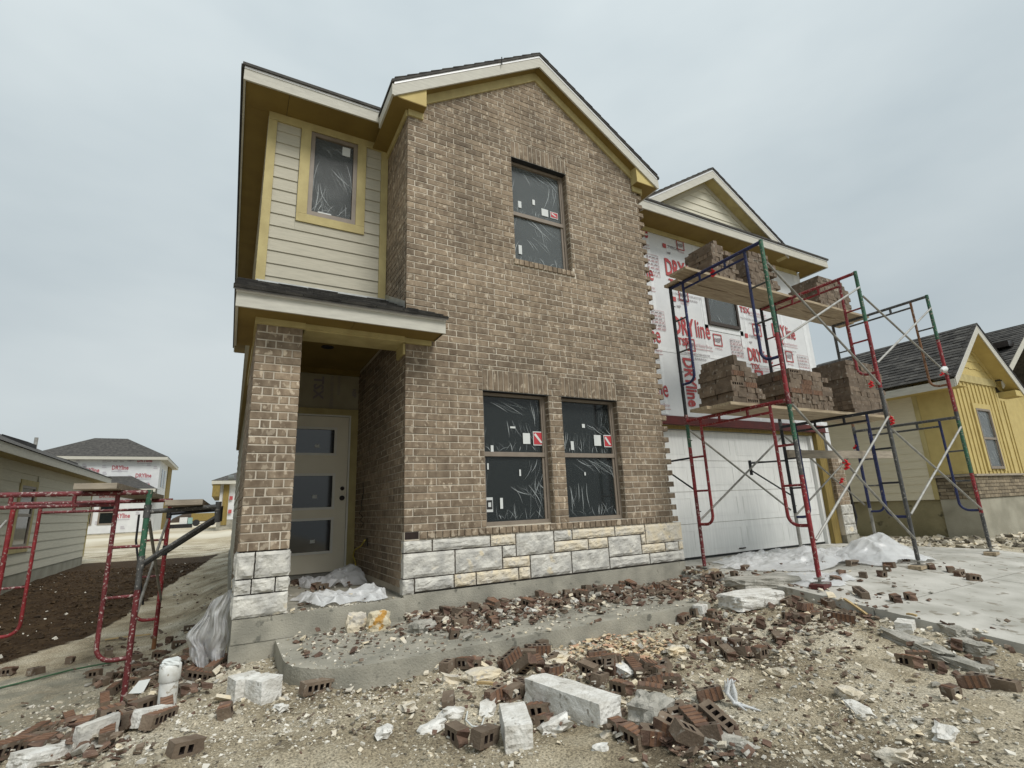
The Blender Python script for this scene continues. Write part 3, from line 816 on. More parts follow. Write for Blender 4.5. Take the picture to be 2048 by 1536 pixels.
def shingle_tabs(parent, o, eu, ev, nu, lu, lv, expo=0.14, w=0.30, name='shingle_courses', thick=0.012):
    """rows of shingle tabs; o origin at the lower corner, eu along the eave, ev up the slope, nu normal"""
    o, eu, ev, nu = map(Vector, (o, eu, ev, nu))
    items = []
    R_ = Matrix((eu, ev, nu)).transposed()
    rows = int(lv/expo)+1
    for r in range(rows):
        u = -rng.random()*w
        while u < lu:
            a, b = max(u, 0), min(u+w*rng.uniform(0.6, 1.2), lu)
            u = b+0.006
            if b-a < 0.03: continue
            h = thick*rng.uniform(0.5, 1.5)
            v0, v1 = r*expo, min((r+1)*expo+0.05, lv)
            vs = [(a, v0, 0.002), (b, v0, 0.002), (b, v1, 0.0), (a, v1, 0.0), (a, v0, h+0.012), (b, v0, h+0.012), (b, v1, 0.004), (a, v1, 0.004)]
            items.append((vs, [(4, 5, 6, 7), (0, 1, 5, 4), (1, 2, 6, 5), (3, 0, 4, 7)], o, R_))
    return joined(items, name, SHINGLE, parent, kind='stuff')

def rake(parent, ax, apex, sl, hw, yf, yb, name='gable_roof', m_f=FASCIA, m_s=SOFFIT, fh=0.155, tabs=False, friezey=None, frieze=0.135, m_fr=TRIM, roof_back=None, base=None):
    """front gable trim: rake fascia at yf, sloped soffit back to yb, frieze on the wall, drip edge and roof slabs"""
    rb = roof_back if roof_back is not None else yb+3
    for s in (-1, 1):
        xe, ze = ax+s*hw, apex-sl*hw
        MB().prism([(ax, yf, apex), (xe, yf, ze), (xe, yf, ze-fh), (ax, yf, apex-fh)], (0, 0.022, 0)).build('fascia_board', m_f, parent)
        MB().prism([(ax, yf-0.006, apex+0.034), (xe, yf-0.006, ze+0.034), (xe, yf-0.006, ze+0.001), (ax, yf-0.006, apex+0.001)], (0, 0.02, 0)).build('drip_edge', DRIP, parent)
        MB().prism([(ax, yf+0.022, apex-fh+0.02), (xe, yf+0.022, ze-fh+0.02), (xe, yf+0.022, ze-fh+0.032), (ax, yf+0.022, apex-fh+0.032)], (0, yb-yf-0.022, 0)).build('soffit_panel', m_s, parent)
        e = 0.035
        roof = MB().prism([(ax, yf-0.02, apex+0.072), (xe+s*e, yf-0.02, ze+0.072-sl*e), (xe+s*e, yf-0.02, ze+0.036-sl*e), (ax, yf-0.02, apex+0.036)], (0, rb-yf, 0)).build('roof', SHINGLE, parent)
        # stepped shingle ends along the rake
        n = int(hw/0.15)
        st = MB()
        for i in range(n):
            x0_, x1_ = ax+s*hw*i/n, ax+s*hw*(i+1)/n
            za, zb = apex-sl*abs(x0_-ax)+0.0722, apex-sl*abs(x1_-ax)+0.0722
            st.prism([(x0_, yf-0.026, za), (x1_, yf-0.026, zb), (x1_, yf-0.026, zb+0.016), (x0_, yf-0.026, za+0.003)], (0, 0.4, 0))
        st.build('shingle_edge', SHINGLE, roof, kind='stuff')
        if friezey is not None:
            t = apex-fh+0.02; hx = hw - 0.22
            MB().prism([(ax, friezey, t), (ax+s*hx, friezey, t-sl*hx), (ax+s*hx, friezey, t-sl*hx-frieze), (ax, friezey, t-frieze)], (0, 0.026, 0)).build('frieze_board', m_fr, parent)

# ---- front gable of the brick block
rake(house, GAX, 6.50, SL, 2.105, -0.165, 0.0, friezey=-0.026, roof_back=3.6)
for s in (-1, 1):
    xe = GAX+s*2.105; xw = 0.0 if s < 0 else XR; xi = xw - s*0.19
    zs = 5.0
    # boxed eave return: triangular face, inner side and frieze below
    zt = lambda x: 6.50-0.155+0.02-SL*abs(x-GAX)
    MB().prism([(xe-s*0.03, -0.141, zs), (xi, -0.141, zs), (xi, -0.141, zt(xi)), (xe-s*0.03, -0.141, zt(xe)+0.015)], (0, 0.018, 0)).build('return_face', YELLOW, house)
    MB().prism([(xi, -0.122, zs), (xi, -0.001, zs), (xi, -0.001, zt(xi)), (xi, -0.122, zt(xi))], (s*0.012, 0, 0)).build('return_side', TRIM, house)
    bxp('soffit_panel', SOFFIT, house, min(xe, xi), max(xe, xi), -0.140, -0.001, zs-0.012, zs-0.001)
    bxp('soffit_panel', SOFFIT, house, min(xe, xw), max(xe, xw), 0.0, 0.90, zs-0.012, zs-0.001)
    bxp('frieze_board', TRIM, house, min(xi, xw-0.0), max(xi, xw), -0.027, -0.002, 4.905, zs-0.013)
    bxp('frieze_board', TRIM, house, xw+s*0.003, xw+s*0.026, 0.0, 0.88, 4.90, zs-0.013)
    # eave fascia of the block, running back to the main eave
    MB().box(xe, xe+s*0.022, -0.165, 0.45, 4.985, 5.135).build('fascia_board', FASCIA, house)
# vent flashing nail on the rake
MB().tube([(1.25, -0.19, 6.19), (1.245, -0.195, 6.06)], 0.008, 5).build('loose_strap', BLACK, house)

# ---- main eaves (front left, front right, left side) and hip roof
EZ0, EZ1, EY = 5.07, 5.215, 0.45
for x0, x1 in ((-1.785, -0.225), (3.995, 9.715)):
    bxp('fascia_board', FASCIA, house, x0, x1, EY, EY+0.022, EZ0, EZ1)
    bxp('drip_edge', DRIP, house, x0, x1, EY-0.008, EY+0.012, EZ1+0.001, EZ1+0.026)
    bxp('shingle_edge', SHINGLE, house, x0-0.02, x1+0.02, EY-0.03, EY+0.25, EZ1+0.027, EZ1+0.062)
for x0, x1 in ((-1.76, -1.30), (-1.295, 0.0), (XR, 6.4), (6.405, 9.69)):
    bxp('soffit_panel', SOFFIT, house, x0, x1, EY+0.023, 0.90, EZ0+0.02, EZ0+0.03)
bxp('fascia_board', FASCIA, house, -1.785, -1.763, EY+0.023, 11.6, EZ0, EZ1)
bxp('shingle_edge', SHINGLE, house, -1.82, -1.6, EY, 11.65, EZ1+0.003, EZ1+0.055)
for i in range(3): bxp('soffit_panel', SOFFIT, house, -1.762, -1.492, 0.902+3.6*i, 4.497+3.6*i, EZ0+0.02, EZ0+0.03)
bxp('soffit_panel', SOFFIT, house, 9.40, 9.69, 0.902, 11.0, EZ0+0.02, EZ0+0.03)
bxp('fascia_board', FASCIA, house, 9.693, 9.715, EY+0.023, 11.6, EZ0, EZ1)
x0, x1, y0, y1, rz, rr = -1.80, 9.73, 0.44, 11.65, EZ1+0.05, 3.2
V = [(x0, y0, rz), (x1, y0, rz), (x1, y1, rz), (x0, y1, rz), (x0+5.6, y0+5.6, rz+2.7), (x1-5.6, y0+5.6, rz+2.7)]
MB().add(V, [(0, 1, 5, 4), (1, 2, 5), (2, 3, 4, 5), (3, 0, 4), (3, 2, 1, 0)]).build('roof', SHINGLE, house)

# ---- upper left siding bay
SY = 0.90
wl = (-0.992, -0.414, 3.785, 4.975)
siding(house, 'y', SY, -1.39, -0.10, 2.74, 4.985, 0.163, SIDING, holes=[(-1.115, -0.298, 3.67, 5.1)])
bxp('corner_board', TRIM, house, -1.490, -1.392, SY-0.030, SY+0.005, 2.72, 4.985)
bxp('corner_board', TRIM, house, -0.098, -0.006, SY-0.030, SY+0.005, 2.72, 4.985)
bxp('frieze_board', TRIM, house, -1.490, -0.004, SY-0.034, SY+0.005, 4.987, EZ0+0.019)
for b in ((-1.113, -0.994, 3.785, 4.984), (-0.412, -0.300, 3.785, 4.984), (-1.113, -0.300, 3.672, 3.783)):
    bxp('window_trim', TRIM, house, b[0], b[1], SY-0.038, SY+0.004, b[2], b[3])
window(house, wl[0], wl[1], wl[2], wl[3], SY-0.030, film=FILM2, stickers=[(.67, .83, .10, .13, ''), (.22, .05, .16, .03, '')], fw_=0.05)
MB().box(-1.46, 0.0, SY+0.008, SY+0.05, 2.7, 5.09).build('wall_sheathing', WRAP, house)

# ---- left side: second floor siding over a shallow overhang, first floor wall behind the column
siding(house, 'x', -1.474, SY, 11.2, 2.10, 5.08, 0.163, SIDING)
siding(house, 'x', -1.41, 2.56, 11.2, -0.60, 2.07, 0.163, SIDING)
MB().box(-1.468, -1.36, SY, 11.2, 2.10, 5.09).box(-1.404, -1.30, 2.56, 11.2, -0.6, 2.07).build('wall_sheathing', WRAP, house)
bxp('overhang_soffit', SOFFIT, house, -1.485, -1.30, 0.36, 11.2, 2.072, 2.096)
bxp('frieze_board', TRIM, house, -1.462, -1.30, 0.34, 2.55, 1.976, 2.07)
MB().tube([(-1.50, 5.9, 0.95), (-1.60, 5.9, 0.95)], 0.05, 10).build('vent_cap', PAPER, house)

# ---- porch roof
PF = -0.35
bxp('fascia_board', FASCIA, house, -1.637, 0.328, PF, PF+0.022, 2.015, 2.150)
bxp('fascia_board', FASCIA, house, -1.637, -1.615, PF+0.023, 0.86, 2.015, 2.150)
bxp('drip_edge', DRIP, house, -1.642, 0.332, PF-0.010, PF+0.012, 2.151, 2.172)
ps = (2.80-2.178)/(0.875+0.385)
def pz(y): return 2.178 + ps*(y+0.385)
MB().add([(-1.665, -0.39, pz(-0.39)), (0.0, -0.39, pz(-0.39)), (0.0, 0.875, pz(0.875)), (-1.665, 0.875, pz(0.875)),
          (-1.665, -0.39, pz(-0.39)-0.02), (0.0, -0.39, pz(-0.39)-0.02), (0.0, 0.875, pz(0.875)-0.02), (-1.665, 0.875, pz(0.875)-0.02)],
         [(0, 1, 2, 3), (7, 6, 5, 4), (0, 4, 5, 1), (1, 5, 6, 2), (2, 6, 7, 3), (3, 7, 4, 0)]).build('roof', SHINGLE, house)
MB().prism([(0.0, -0.39, pz(-0.39)), (0.345, -0.39, pz(-0.39)), (0.345, -0.002, pz(-0.002)), (0.0, -0.002, pz(-0.002))], (0, 0, -0.02)).build('roof', SHINGLE, house)
evv = Vector((0, 1, ps)).normalized(); nuu = Vector((0, -ps, 1)).normalized()
shingle_tabs(house, (-1.665, -0.395, pz(-0.395)), (1, 0, 0), evv, nuu, 1.663, 1.40, expo=0.135)
shingle_tabs(house, (0.0, -0.395, pz(-0.395)), (1, 0, 0), evv, nuu, 0.345, 0.42, expo=0.135)
FLASH = mat('flashing', (0.42, 0.43, 0.42), (0.30, 0.31, 0.30), scale=8, rough=0.35, metal=0.6)
MB().add([(-0.012, 0.0, pz(0)), (-0.012, 0.87, pz(0.87)), (-0.012, 0.87, pz(0.87)+0.10), (-0.012, 0.0, pz(0)+0.10)], [(0, 1, 2, 3)]).build('flashing', FLASH, house)
bxp('flashing', FLASH, house, -1.48, -0.02, 0.855, 0.868, 2.775, 2.830)
for x0, x1 in ((-1.614, -0.6), (-0.595, 0.325)): bxp('soffit_panel', SOFFIT, house, x0, x1, PF+0.023, -0.066 if x1 < 0 else -0.030, 2.03, 2.04)
bxp('soffit_panel', SOFFIT, house, -1.614, -1.46, -0.066, 0.86, 2.03, 2.04)
MB().prism([(0.327, PF+0.023, 2.03), (0.327, -0.003, 2.03), (0.327, -0.003, pz(-0.01)-0.03), (0.327, PF+0.023, 2.15)], (-0.02, 0, 0)).build('return_side', TRIM, house)
bxp('porch_beam', TRIM, house, -1.044, -0.004, -0.04, 0.30, 1.972, 2.20)
bxp('beam_trim', TRIM, house, -1.040, -0.03, -0.062, -0.041, 1.985, 2.03)
bxp('column_cap', TRIM, house, CX0-0.02, CX1+0.02, CY0-0.024, CY1, 1.972, 2.03)
bxp('column_cap', TRIM, house, -0.026, 0.285, -0.030, -0.001, 1.972, 2.028)
bxp('column_cap', TRIM, house, -0.028, -0.004, -0.001, 0.26, 1.85, 1.971)
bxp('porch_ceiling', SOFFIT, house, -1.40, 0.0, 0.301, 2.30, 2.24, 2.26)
bxp('ceiling_molding', SOFFIT, house, -1.38, -0.004, 2.24, 2.298, 2.16, 2.238)
MB().tube([(-0.62, 1.25, 2.232), (-0.62, 1.25, 2.2405)], 0.075, 16).build('recessed_light', BLACK, house)

# ---- entry wall and door
DY = 2.30
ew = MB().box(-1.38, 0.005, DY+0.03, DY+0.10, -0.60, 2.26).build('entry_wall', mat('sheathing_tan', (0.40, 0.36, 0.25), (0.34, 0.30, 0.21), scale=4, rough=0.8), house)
tp = MB()
put_text(tp, 'TSX', -0.62, DY+0.026, 2.13, 0.13, 0, 0.03, vert=True); put_text(tp, 'WALL SHEATHING WEATHER-RESISTIVE', -0.40, DY+0.026, 2.15, 0.045, 0, 0, vert=True, width=0.5)
put_text(tp, 'Structural Weather Barrier', -0.30, DY+0.026, 2.15, 0.05, 0, 0, vert=True, width=0.28); put_text(tp, 'NSP', -0.085, DY+0.026, 1.98, 0.05, 0, 0.03, vert=True)
tp.build('printed_lettering', INKG, ew)
for b in ((-1.12, -1.045, -0.53, 1.66), (-0.098, -0.0005, -0.55, 1.66)): bxp('door_casing', TRIM, house, b[0], b[1], DY-0.01, DY+0.028, b[2], b[3])
bxp('door_casing', TRIM, house, -1.12, -0.0005, DY-0.012, DY+0.028, 1.575, 1.66)
bxp('door_jamb', DOORT, house, -0.122, -0.099, DY-0.005, DY+0.028, -0.54, 1.573); bxp('door_jamb', DOORT, house, -1.044, -0.123, DY-0.005, DY+0.028, 1.553, 1.573)
dr = MB(); dx0, dx1, dz0, dz1 = -1.04, -0.128, -0.535, 1.545
LT = [(1.03, 1.36), (0.30, 0.72), (-0.27, 0.13)]
dr.box(dx0, dx0+0.13, DY, DY+0.029, dz0, dz1); dr.box(dx1-0.19, dx1, DY, DY+0.029, dz0, dz1)
zz = [dz0] + [q for p in reversed(LT) for q in p] + [dz1]
for i in range(0, len(zz), 2): dr.box(dx0+0.13, dx1-0.19, DY, DY+0.029, zz[i], zz[i+1])
door = dr.build('door', DOORP, house)
for a, b in LT:
    l0, l1 = dx0+0.13, dx1-0.19
    fr = MB(); t = 0.032
    fr.box(l0-t, l0, DY-0.016, DY+0.002, a-t, b+t); fr.box(l1, l1+t, DY-0.016, DY+0.002, a-t, b+t); fr.box(l0, l1, DY-0.016, DY+0.002, b, b+t); fr.box(l0, l1, DY-0.016, DY+0.002, a-t, a)
    fr.build('lite_frame', DOORT, door)
    bxp('pane', GLASSD, door, l0, l1, DY+0.008, DY+0.014, a, b)
    bxp('sticker', PAPER, door, l0+0.34, l0+0.40, DY+0.004, DY+0.006, (a+b)/2-0.09, (a+b)/2-0.045)
for z, r in ((0.545, 0.028), (0.415, 0.034)):
    MB().tube([(-0.185, DY, z), (-0.185, DY-0.02, z), (-0.185, DY-0.035, z), (-0.185, DY-0.055, z)], [r, r, r*0.5, r*0.85] if r > .03 else [r, r, r*.8, r*.4], 12).build('door_knob' if r > .03 else 'deadbolt', BRONZE, door)
bxp('threshold', PGALV, house, -1.05, -0.10, DY-0.05, DY+0.03, -0.60, -0.545)
# wiring on the porch wall
WIREK, WIREY = BLACK, mat('yellow_cable', (0.62, 0.50, 0.10), (0.55, 0.44, 0.09), rough=0.5)
q = lambda px, py: tuple(at(px, py, x=-0.025))
MB().tube([q(726, 965), q(727, 985), q(724, 1000), q(722, 1012)], 0.005, 5).build('door_bell_wire', WIREK, house)
MB().tube([q(722, 1006), q(724, 1018), q(718, 1026), q(726, 1034), q(719, 1040), q(727, 1046), q(722, 1055)], 0.005, 5).build('door_bell_wire', WIREK, house)
MB().tube([q(730, 1080), q(722, 1092), q(709, 1100), q(706, 1112), q(710, 1122), q(712, 1134)], 0.010, 6).build('cable', WIREY, house)
_p = at(733, 1084, x=-0.01); MB().box(-0.012, 0.0, _p[1]-0.05, _p[1]+0.05, _p[2]-0.05, _p[2]+0.05).build('outlet_box', BRONZE, house)

# ---- garage wall: sheathing with printing, lintel, door, post, pier
GY = 0.93
gsh = MB()
PANX = [3.78, 4.775, 5.995, 7.215, 8.435, 9.245]
pans = []
GW = (6.10, 6.985, 3.385, 4.62)
for i in range(5):
    x0, x1 = PANX[i]+0.003, PANX[i+1]-0.003
    for z0, z1 in ((1.58, 2.75), (2.756, 5.09)):
        hx0, hx1, hz0, hz1 = GW
        mb = MB()
        if z0 > 2 and x0 < hx1 and x1 > hx0:
            a, b = max(x0, hx0), min(x1, hx1)
            if x0 < a: mb.box(x0, a, GY, GY+0.025, z0, z1)
            if b < x1: mb.box(b, x1, GY, GY+0.025, z0, z1)
            mb.box(a, b, GY, GY+0.025, z0, hz0); mb.box(a, b, GY, GY+0.025, hz1, z1)
        else: mb.box(x0, x1, GY, GY+0.025, z0, z1)
        pans.append(mb.build('sheathing_panel', WRAP, house))
for x in PANX[1:-1]: bxp('seam_tape', TAPE, house, x-0.035, x+0.035, GY-0.003, GY-0.001, 1.6, 5.05)
bxp('seam_tape', TAPE, house, 3.8, 9.24, GY-0.006, GY-0.004, 2.715, 2.79)
bxp('seam_tape', TAPE, house, 9.15, 9.262, GY-0.004, GY+0.03, 1.60, 5.08)
for b in ((GW[0]-.10, GW[0]-.01, GW[2]-.12, GW[3]+.1), (GW[1]+.01, GW[1]+.10, GW[2]-.35, GW[3]+.1), (GW[0]-.1, GW[1]+.1, GW[2]-.11, GW[2]-.01)): bxp('seam_tape', TAPE, house, b[0], b[1], GY-0.009, GY-0.007, b[2], b[3])
PY = GY-0.012
pr = MB()
def flush():
    global pr
    if pr.f: pr.build('printed_lettering', [INKR, INKG, INKP], house)
    pr = MB()
def dryline(x, z, h, part=None):
    put_text(pr, 'DRY', x, PY, z, h, 0, 0.03, width=h*1.62)
    put_text(pr, 'line', x+h*1.68, PY, z, h, 0, 0.012, width=h*1.20)
    put_text(pr, 'TSX', x+h*0.18, PY, z-h*0.62, h*0.40, 0, 0.03)
    put_text(pr, 'Structural Weather Barrier', x+h*1.05, PY, z-h*0.58, h*0.20, 2, 0.0, width=h*1.85)
    pr.box(x+h*1.02, x+h*2.92, PY, PY+0.001, z-h*0.72, z-h*0.69, 2)
    put_text(pr, 'WALL SHEATHING WEATHER-RESISTIVE', x+h*0.1, PY, z-h*1.10, h*0.12, 1, 0.0, width=h*2.5)
    put_text(pr, 'AIR BARRIER', x+h*0.9, PY, z-h*1.35, h*0.12, 1, 0.0, width=h*1.4)
def nsp(x, z, s):
    t = s*0.09
    for b in ((x, x+s, z, z+t), (x, x+s, z+s-t, z+s), (x, x+t, z+t, z+s-t), (x+s-t, x+s, z+t, z+s-t)): pr.box(b[0], b[1], PY, PY+0.001, b[2], b[3], 0)
    put_text(pr, 'NSP', x+s*0.14, PY, z+s*0.33, s*0.34, 1, 0.03, width=s*0.72)
    put_text(pr, 'TYPICAL', x+s*0.1, PY, z-s*0.28, s*0.13, 2, 0.02, width=s*0.8)
def table(x, z, w, h):
    for i in range(7):
        pr.box(x, x+w, PY, PY+0.001, z+h*i/6, z+h*i/6+0.006, 2)
        if i < 6:
            u = x
            while u < x+w-0.05: e = u+rng.uniform(0.03, 0.09); pr.box(u, min(e, x+w), PY, PY+0.001, z+h*i/6+0.02, z+h*i/6+0.034, 1 if i % 2 else 2); u = e+0.025
    pr.box(x, x+0.005, PY, PY+0.001, z, z+h, 2); pr.box(x+w-0.005, x+w, PY, PY+0.001, z, z+h, 2)
def stamp(x, z, s):
    pr.box(x, x+s*0.35, PY, PY+0.001, z, z+s*0.35, 0); put_text(pr, 'TYPICAL', x+s*0.5, PY, z+s*0.08, s*0.22, 1, 0.02)
    put_text(pr, 'NSP', x+s*0.35, PY, z-s*0.42, s*0.16, 1, 0.03)
for x, z, h in ((5.13, 4.22, 0.33), (5.16, 3.09, 0.33), (7.03, 3.98, 0.30), (7.12, 2.79, 0.26), (8.03, 3.42, 0.27), (3.93, 4.87, 0.30), (3.95, 4.03, 0.30), (3.95, 2.86, 0.30), (3.98, 1.90, 0.30)): dryline(x, z, h); flush()
for px, py, s in ((1358, 500, .20), (1364, 602, .25), (1378, 702, .24), (1433, 692, .24), (1512, 672, .26), (1577, 724, .24)):
    p_ = at(px, py, y=GY); nsp(p_[0]-s*0.3, p_[2], s); flush()
for px, py, w, h in ((1297, 550, .28, .42), (1306, 658, .30, .36), (1464, 712, .34, .34), (1583, 628, .36, .40), (1600, 748, .38, .42)):
    p_ = at(px, py, y=GY); table(p_[0], p_[2], w, h); flush()
for px, py in ((1325, 495), (1345, 602), (1490, 675)):
    p_ = at(px, py, y=GY); stamp(p_[0], p_[2], 0.25); flush()
for x, z, h in ((5.30, 2.66, 0.26), (7.25, 2.62, 0.24), (8.55, 2.66, 0.24)):
    put_text(pr, 'DRYline', x, PY, z, h, 0, 0.03, vert=True, width=0.9); put_text(pr, 'Structural Weather Barrier', x-0.14, PY, z, 0.06, 1, 0, vert=True, width=0.8); flush()
window(house, *GW, GY-0.045, film=FILM2, fw_=0.05, m=mat('window_bronze', (0.06, 0.045, 0.035), (0.045, 0.035, 0.03), rough=0.5))
bxp('frieze_board', TRIM, house, XR, 9.26, GY-0.028, GY-0.013, 5.0, EZ0+0.019)
bxp('steel_lintel', STEELRED, house, XR+0.02, 9.24, 0.835, GY-0.012, 1.425, 1.432); bxp('steel_lintel', STEELRED, house, XR+0.02, 9.24, 0.905, 0.916, 1.433, 1.578)
bxp('header_board', TREATED, house, XR+0.02, 8.80, 0.93, 0.99, 1.365, 1.424)
bxp('door_casing', GDOOR, house, 8.72, 8.80, 0.955, 1.05, -0.745, 1.363); bxp('door_casing', GDOOR, house, 3.9, 4.05, 0.955, 1.05, -0.745, 1.363)
bxp('jamb_post', TREATED, house, 8.802, 9.04, 0.87, 1.05, -0.745, 1.42)
gd = thing  # (garage door is a part of the house)
GD = MB().box(4.05, 8.72, 1.045, 1.06, -0.73, 1.363).build('garage_door', GDOOR, house)
gx0, gx1 = 4.052, 8.718
for i in range(4):
    z0, z1 = -0.705+i*0.517, -0.705+(i+1)*0.517-0.008
    mb = MB(); mb.box(gx0, gx1, 1.022, 1.044, z0, z1)
    for k in range(4):
        a, b = gx0+0.12+k*1.155, gx0+0.12+k*1.155+1.0
        for (c_, d_, e_, f_) in ((a, b, z0+0.10, z0+0.106), (a, b, z1-0.106, z1-0.10), (a, a+0.006, z0+0.106, z1-0.106), (b-0.006, b, z0+0.106, z1-0.106)):
            mb.box(c_, d_, 1.0180, 1.0215, e_, f_)
        mb.box(a+0.03, b-0.03, 1.0205, 1.0215, z0+0.135, z1-0.135)
    mb.build('door_section', GDOOR, GD)
    if i: bxp('section_joint', CONCG, GD, gx0, gx1, 1.030, 1.044, z0-0.0078, z0-0.0002)
bxp('bottom_seal', BLACK, GD, gx0, gx1, 1.020, 1.05, -0.735, -0.706)
bxp('lift_handle', BRONZE, GD, 6.2, 6.36, 1.0, 1.015, -0.66, -0.64)
# right pier
pm = MB().box(9.05, 9.44, 0.795, 0.93, -0.60, 0.90); pier = pm.build('brick_pier', MORTAR, house)
pb = []
for k in range(0, 13):
    z0 = -0.02+k*C; odd = k % 2
    for a, b in course(9.045, 9.445 if k < 11 else 9.30, 9.045 if odd else 9.045+0.127): link('brick', brick_mesh(b-a, C-0.009)[0], pier, loc=((a+b)/2, 0.788, z0+0.033))
for z0, z1, xs in ((-.595, -.41, (9.045, 9.36, 9.445)), (-.40, -.22, (9.045, 9.445)), (-.21, -.03, (9.045, 9.32, 9.445))):
    for a, b in zip(xs[:-1], xs[1:]): link('stone', stone_mesh(b-a-0.012, z1-z0, 0.04, LIME, int(a*99+z0*50)), pier, loc=((a+b)/2, 0.775, (z0+z1)/2))
bxp('wall_sheathing', WRAP, house, 9.25, 9.40, 0.935, 11.2, -0.6, 5.09)
# small gable over the garage eave
gx_, ga_ = 6.30, 6.47
rake(house, gx_, ga_, 0.625, 2.06, 0.49, 0.74, fh=0.15, friezey=0.712, frieze=0.10, m_s=TRIM, m_fr=SIDING, roof_back=3.4)
z = 5.30
while z < 6.35:
    zt_ = min(z+0.163, 6.34)
    hw_ = (6.34-z)/0.625; hw2 = max(0.001, (6.34-zt_)/0.625)
    MB().prism([(gx_-hw_, 0.722, z), (gx_+hw_, 0.722, z), (gx_+hw2, 0.735, zt_), (gx_-hw2, 0.735, zt_)], (0, 0.03, 0)).build('siding_board', SIDINGC, house)
    z += 0.163
# ================================================================== SCAFFOLDS
def seg_tube(parent, name, p0, p1, r, cols):
    """tube from p0 to p1 painted in bands: cols = [(fraction, material), ...]"""
    p0, p1 = Vector(p0), Vector(p1); mb = MB(); mats = []; a = 0.0
    for fr, m in cols:
        if m not in mats: mats.append(m)
        mb.tube([p0.lerp(p1, a), p0.lerp(p1, fr)], r, 10, mats.index(m), cap=(a == 0.0 or fr == 1.0)); a = fr
    return mb.build(name, mats, parent)
def frame(parent, o, d, H, post_a, post_b, leg_a, leg_b, bar, rung, W=1.524, jb=0.53):
    """one mason's frame: two posts, J-shaped inner legs, double head bar, rungs"""
    o, d, up = Vector(o), Vector(d), Vector((0, 0, 1)); t = H
    fr = MB()
    fr.tube([o+up*t+d*0.01, o+up*t+d*(W-0.01)], 0.0235, 10)
    fr.tube([o+up*(t-0.105)+d*0.24, o+up*(t-0.105)+d*(W-0.24)], 0.0165, 8)
    fr.tube([o+up*t+d*0.55, o+up*(t-0.105)+d*0.55], 0.018, 6); fr.tube([o+up*t+d*(W-0.55), o+up*(t-0.105)+d*(W-0.55)], 0.018, 6)
    part = fr.build('frame', bar, parent)
    for s, pc, lc in ((0, post_a, leg_a), (1, post_b, leg_b)):
        b = o + d*(W*s); q = d*(1 if s == 0 else -1)
        seg_tube(part, 'post', b, b+up*(H+0.024), 0.0245, pc)
        pts = [b+q*0.24+up*(t-0.02), b+q*0.24+up*(jb+0.12)]
        for i in range(1, 7):
            a = i*math.pi/12
            pts.append(b+q*(0.24-0.12*(1-math.cos(a)))+up*(jb+0.12-0.12*math.sin(a)))
        pts.append(b+q*0.015+up*jb)
        MB().tube(pts, 0.0190, 8).build('ladder_leg', lc, part)
        for z in (0.50, 0.735):
            MB().tube([b+q*0.01+up*(H*z), b+q*0.235+up*(H*z)], 0.0135, 8).build('rung', rung, part)
        for z in (0.86, 0.36): MB().tube([b+up*(H*z), b+up*(H*z)+d.cross(up)*0.06], 0.007, 5).build('brace_pin', BLACK, part)
    return part
def jack(parent, p, zt, pad=True):
    x, y, z = p
    mb = MB().tube([(x, y, z+0.006), (x, y, zt+0.05)], 0.017, 8).tube([(x, y, zt-0.02), (x, y, zt-0.012)], 0.055, 8)
    mb.box(x-0.07, x+0.07, y-0.07, y+0.07, z, z+0.008)
    mb.build('levelling_jack', PGALV, parent)
def brace(parent, a, b, m=PGALV): return MB().tube([a, b], 0.0145, 7).build('cross_brace', m, parent)
FX = (4.04, 6.172, 8.304); YP, YQ = -1.64, -0.116
Z1, Z2, Z3 = -0.66, 1.275, 3.30
scaf = thing('scaffold', (6.17, -0.9, -0.745), 'two-tier three-frame scaffold with mixed red, green and blue tubes in front of the garage', 'scaffold')
H1, H2 = Z2-Z1, Z3-Z2
K = dict
frames = [
    K(x=0, z=Z2, H=H2, pa=[(.40, PRED), (1, PGREEN)], pb=[(.45, PBLACK), (1, PBLACK)], la=PBLUE, lb=PBLUE, bar=PBLUE, rung=PGREY),
    K(x=0, z=Z1, H=H1, pa=[(.55, PRED), (.75, PGREY), (1, PGREEN)], pb=[(.45, PREDW), (.80, PRED), (1, PGREEN)], la=PRED, lb=PRED, bar=PRED, rung=PRED),
    K(x=1, z=Z2, H=H2, pa=[(.15, PGREY), (.62, PRED), (1, PGREEN)], pb=[(1, PBLACK)], la=PRED, lb=PBLACK, bar=PRED, rung=PRED),
    K(x=1, z=Z1, H=H1, pa=[(1, PGREY)], pb=[(.3, PGALV), (1, PBLACK)], la=PBLUE, lb=PBLUE, bar=PBLACK, rung=PBLACK),
    K(x=2, z=Z2, H=H2, pa=[(.62, PRED), (1, PGREEN)], pb=[(.3, PORANGE), (1, PGREY)], la=PORANGE, lb=PORANGE, bar=PGREY, rung=PGREY),
    K(x=2, z=Z1, H=H1, pa=[(.25, PGREY), (.55, PRED), (1, PGREEN)], pb=[(.3, PGALV), (1, PBLUE)], la=PBLUE, lb=PBLUE, bar=PGREY, rung=PGREY)]
for F in frames:
    frame(scaf, (FX[F['x']], YP, F['z']), (0, 1, 0), F['H'], F['pa'], F['pb'], F['la'], F['lb'], F['bar'], F['rung'])
PADZ = 0.042
for x in FX:
    for y in (YP, YQ): jack(scaf, (x, y, drive_z(y)+PADZ), Z1)
    for y in (YP, YQ): MB().tube([(x, y, Z2-0.05), (x, y, Z2+0.09)], 0.027, 10).build('coupling', PREDW if x < 5 else PGREY, scaf)
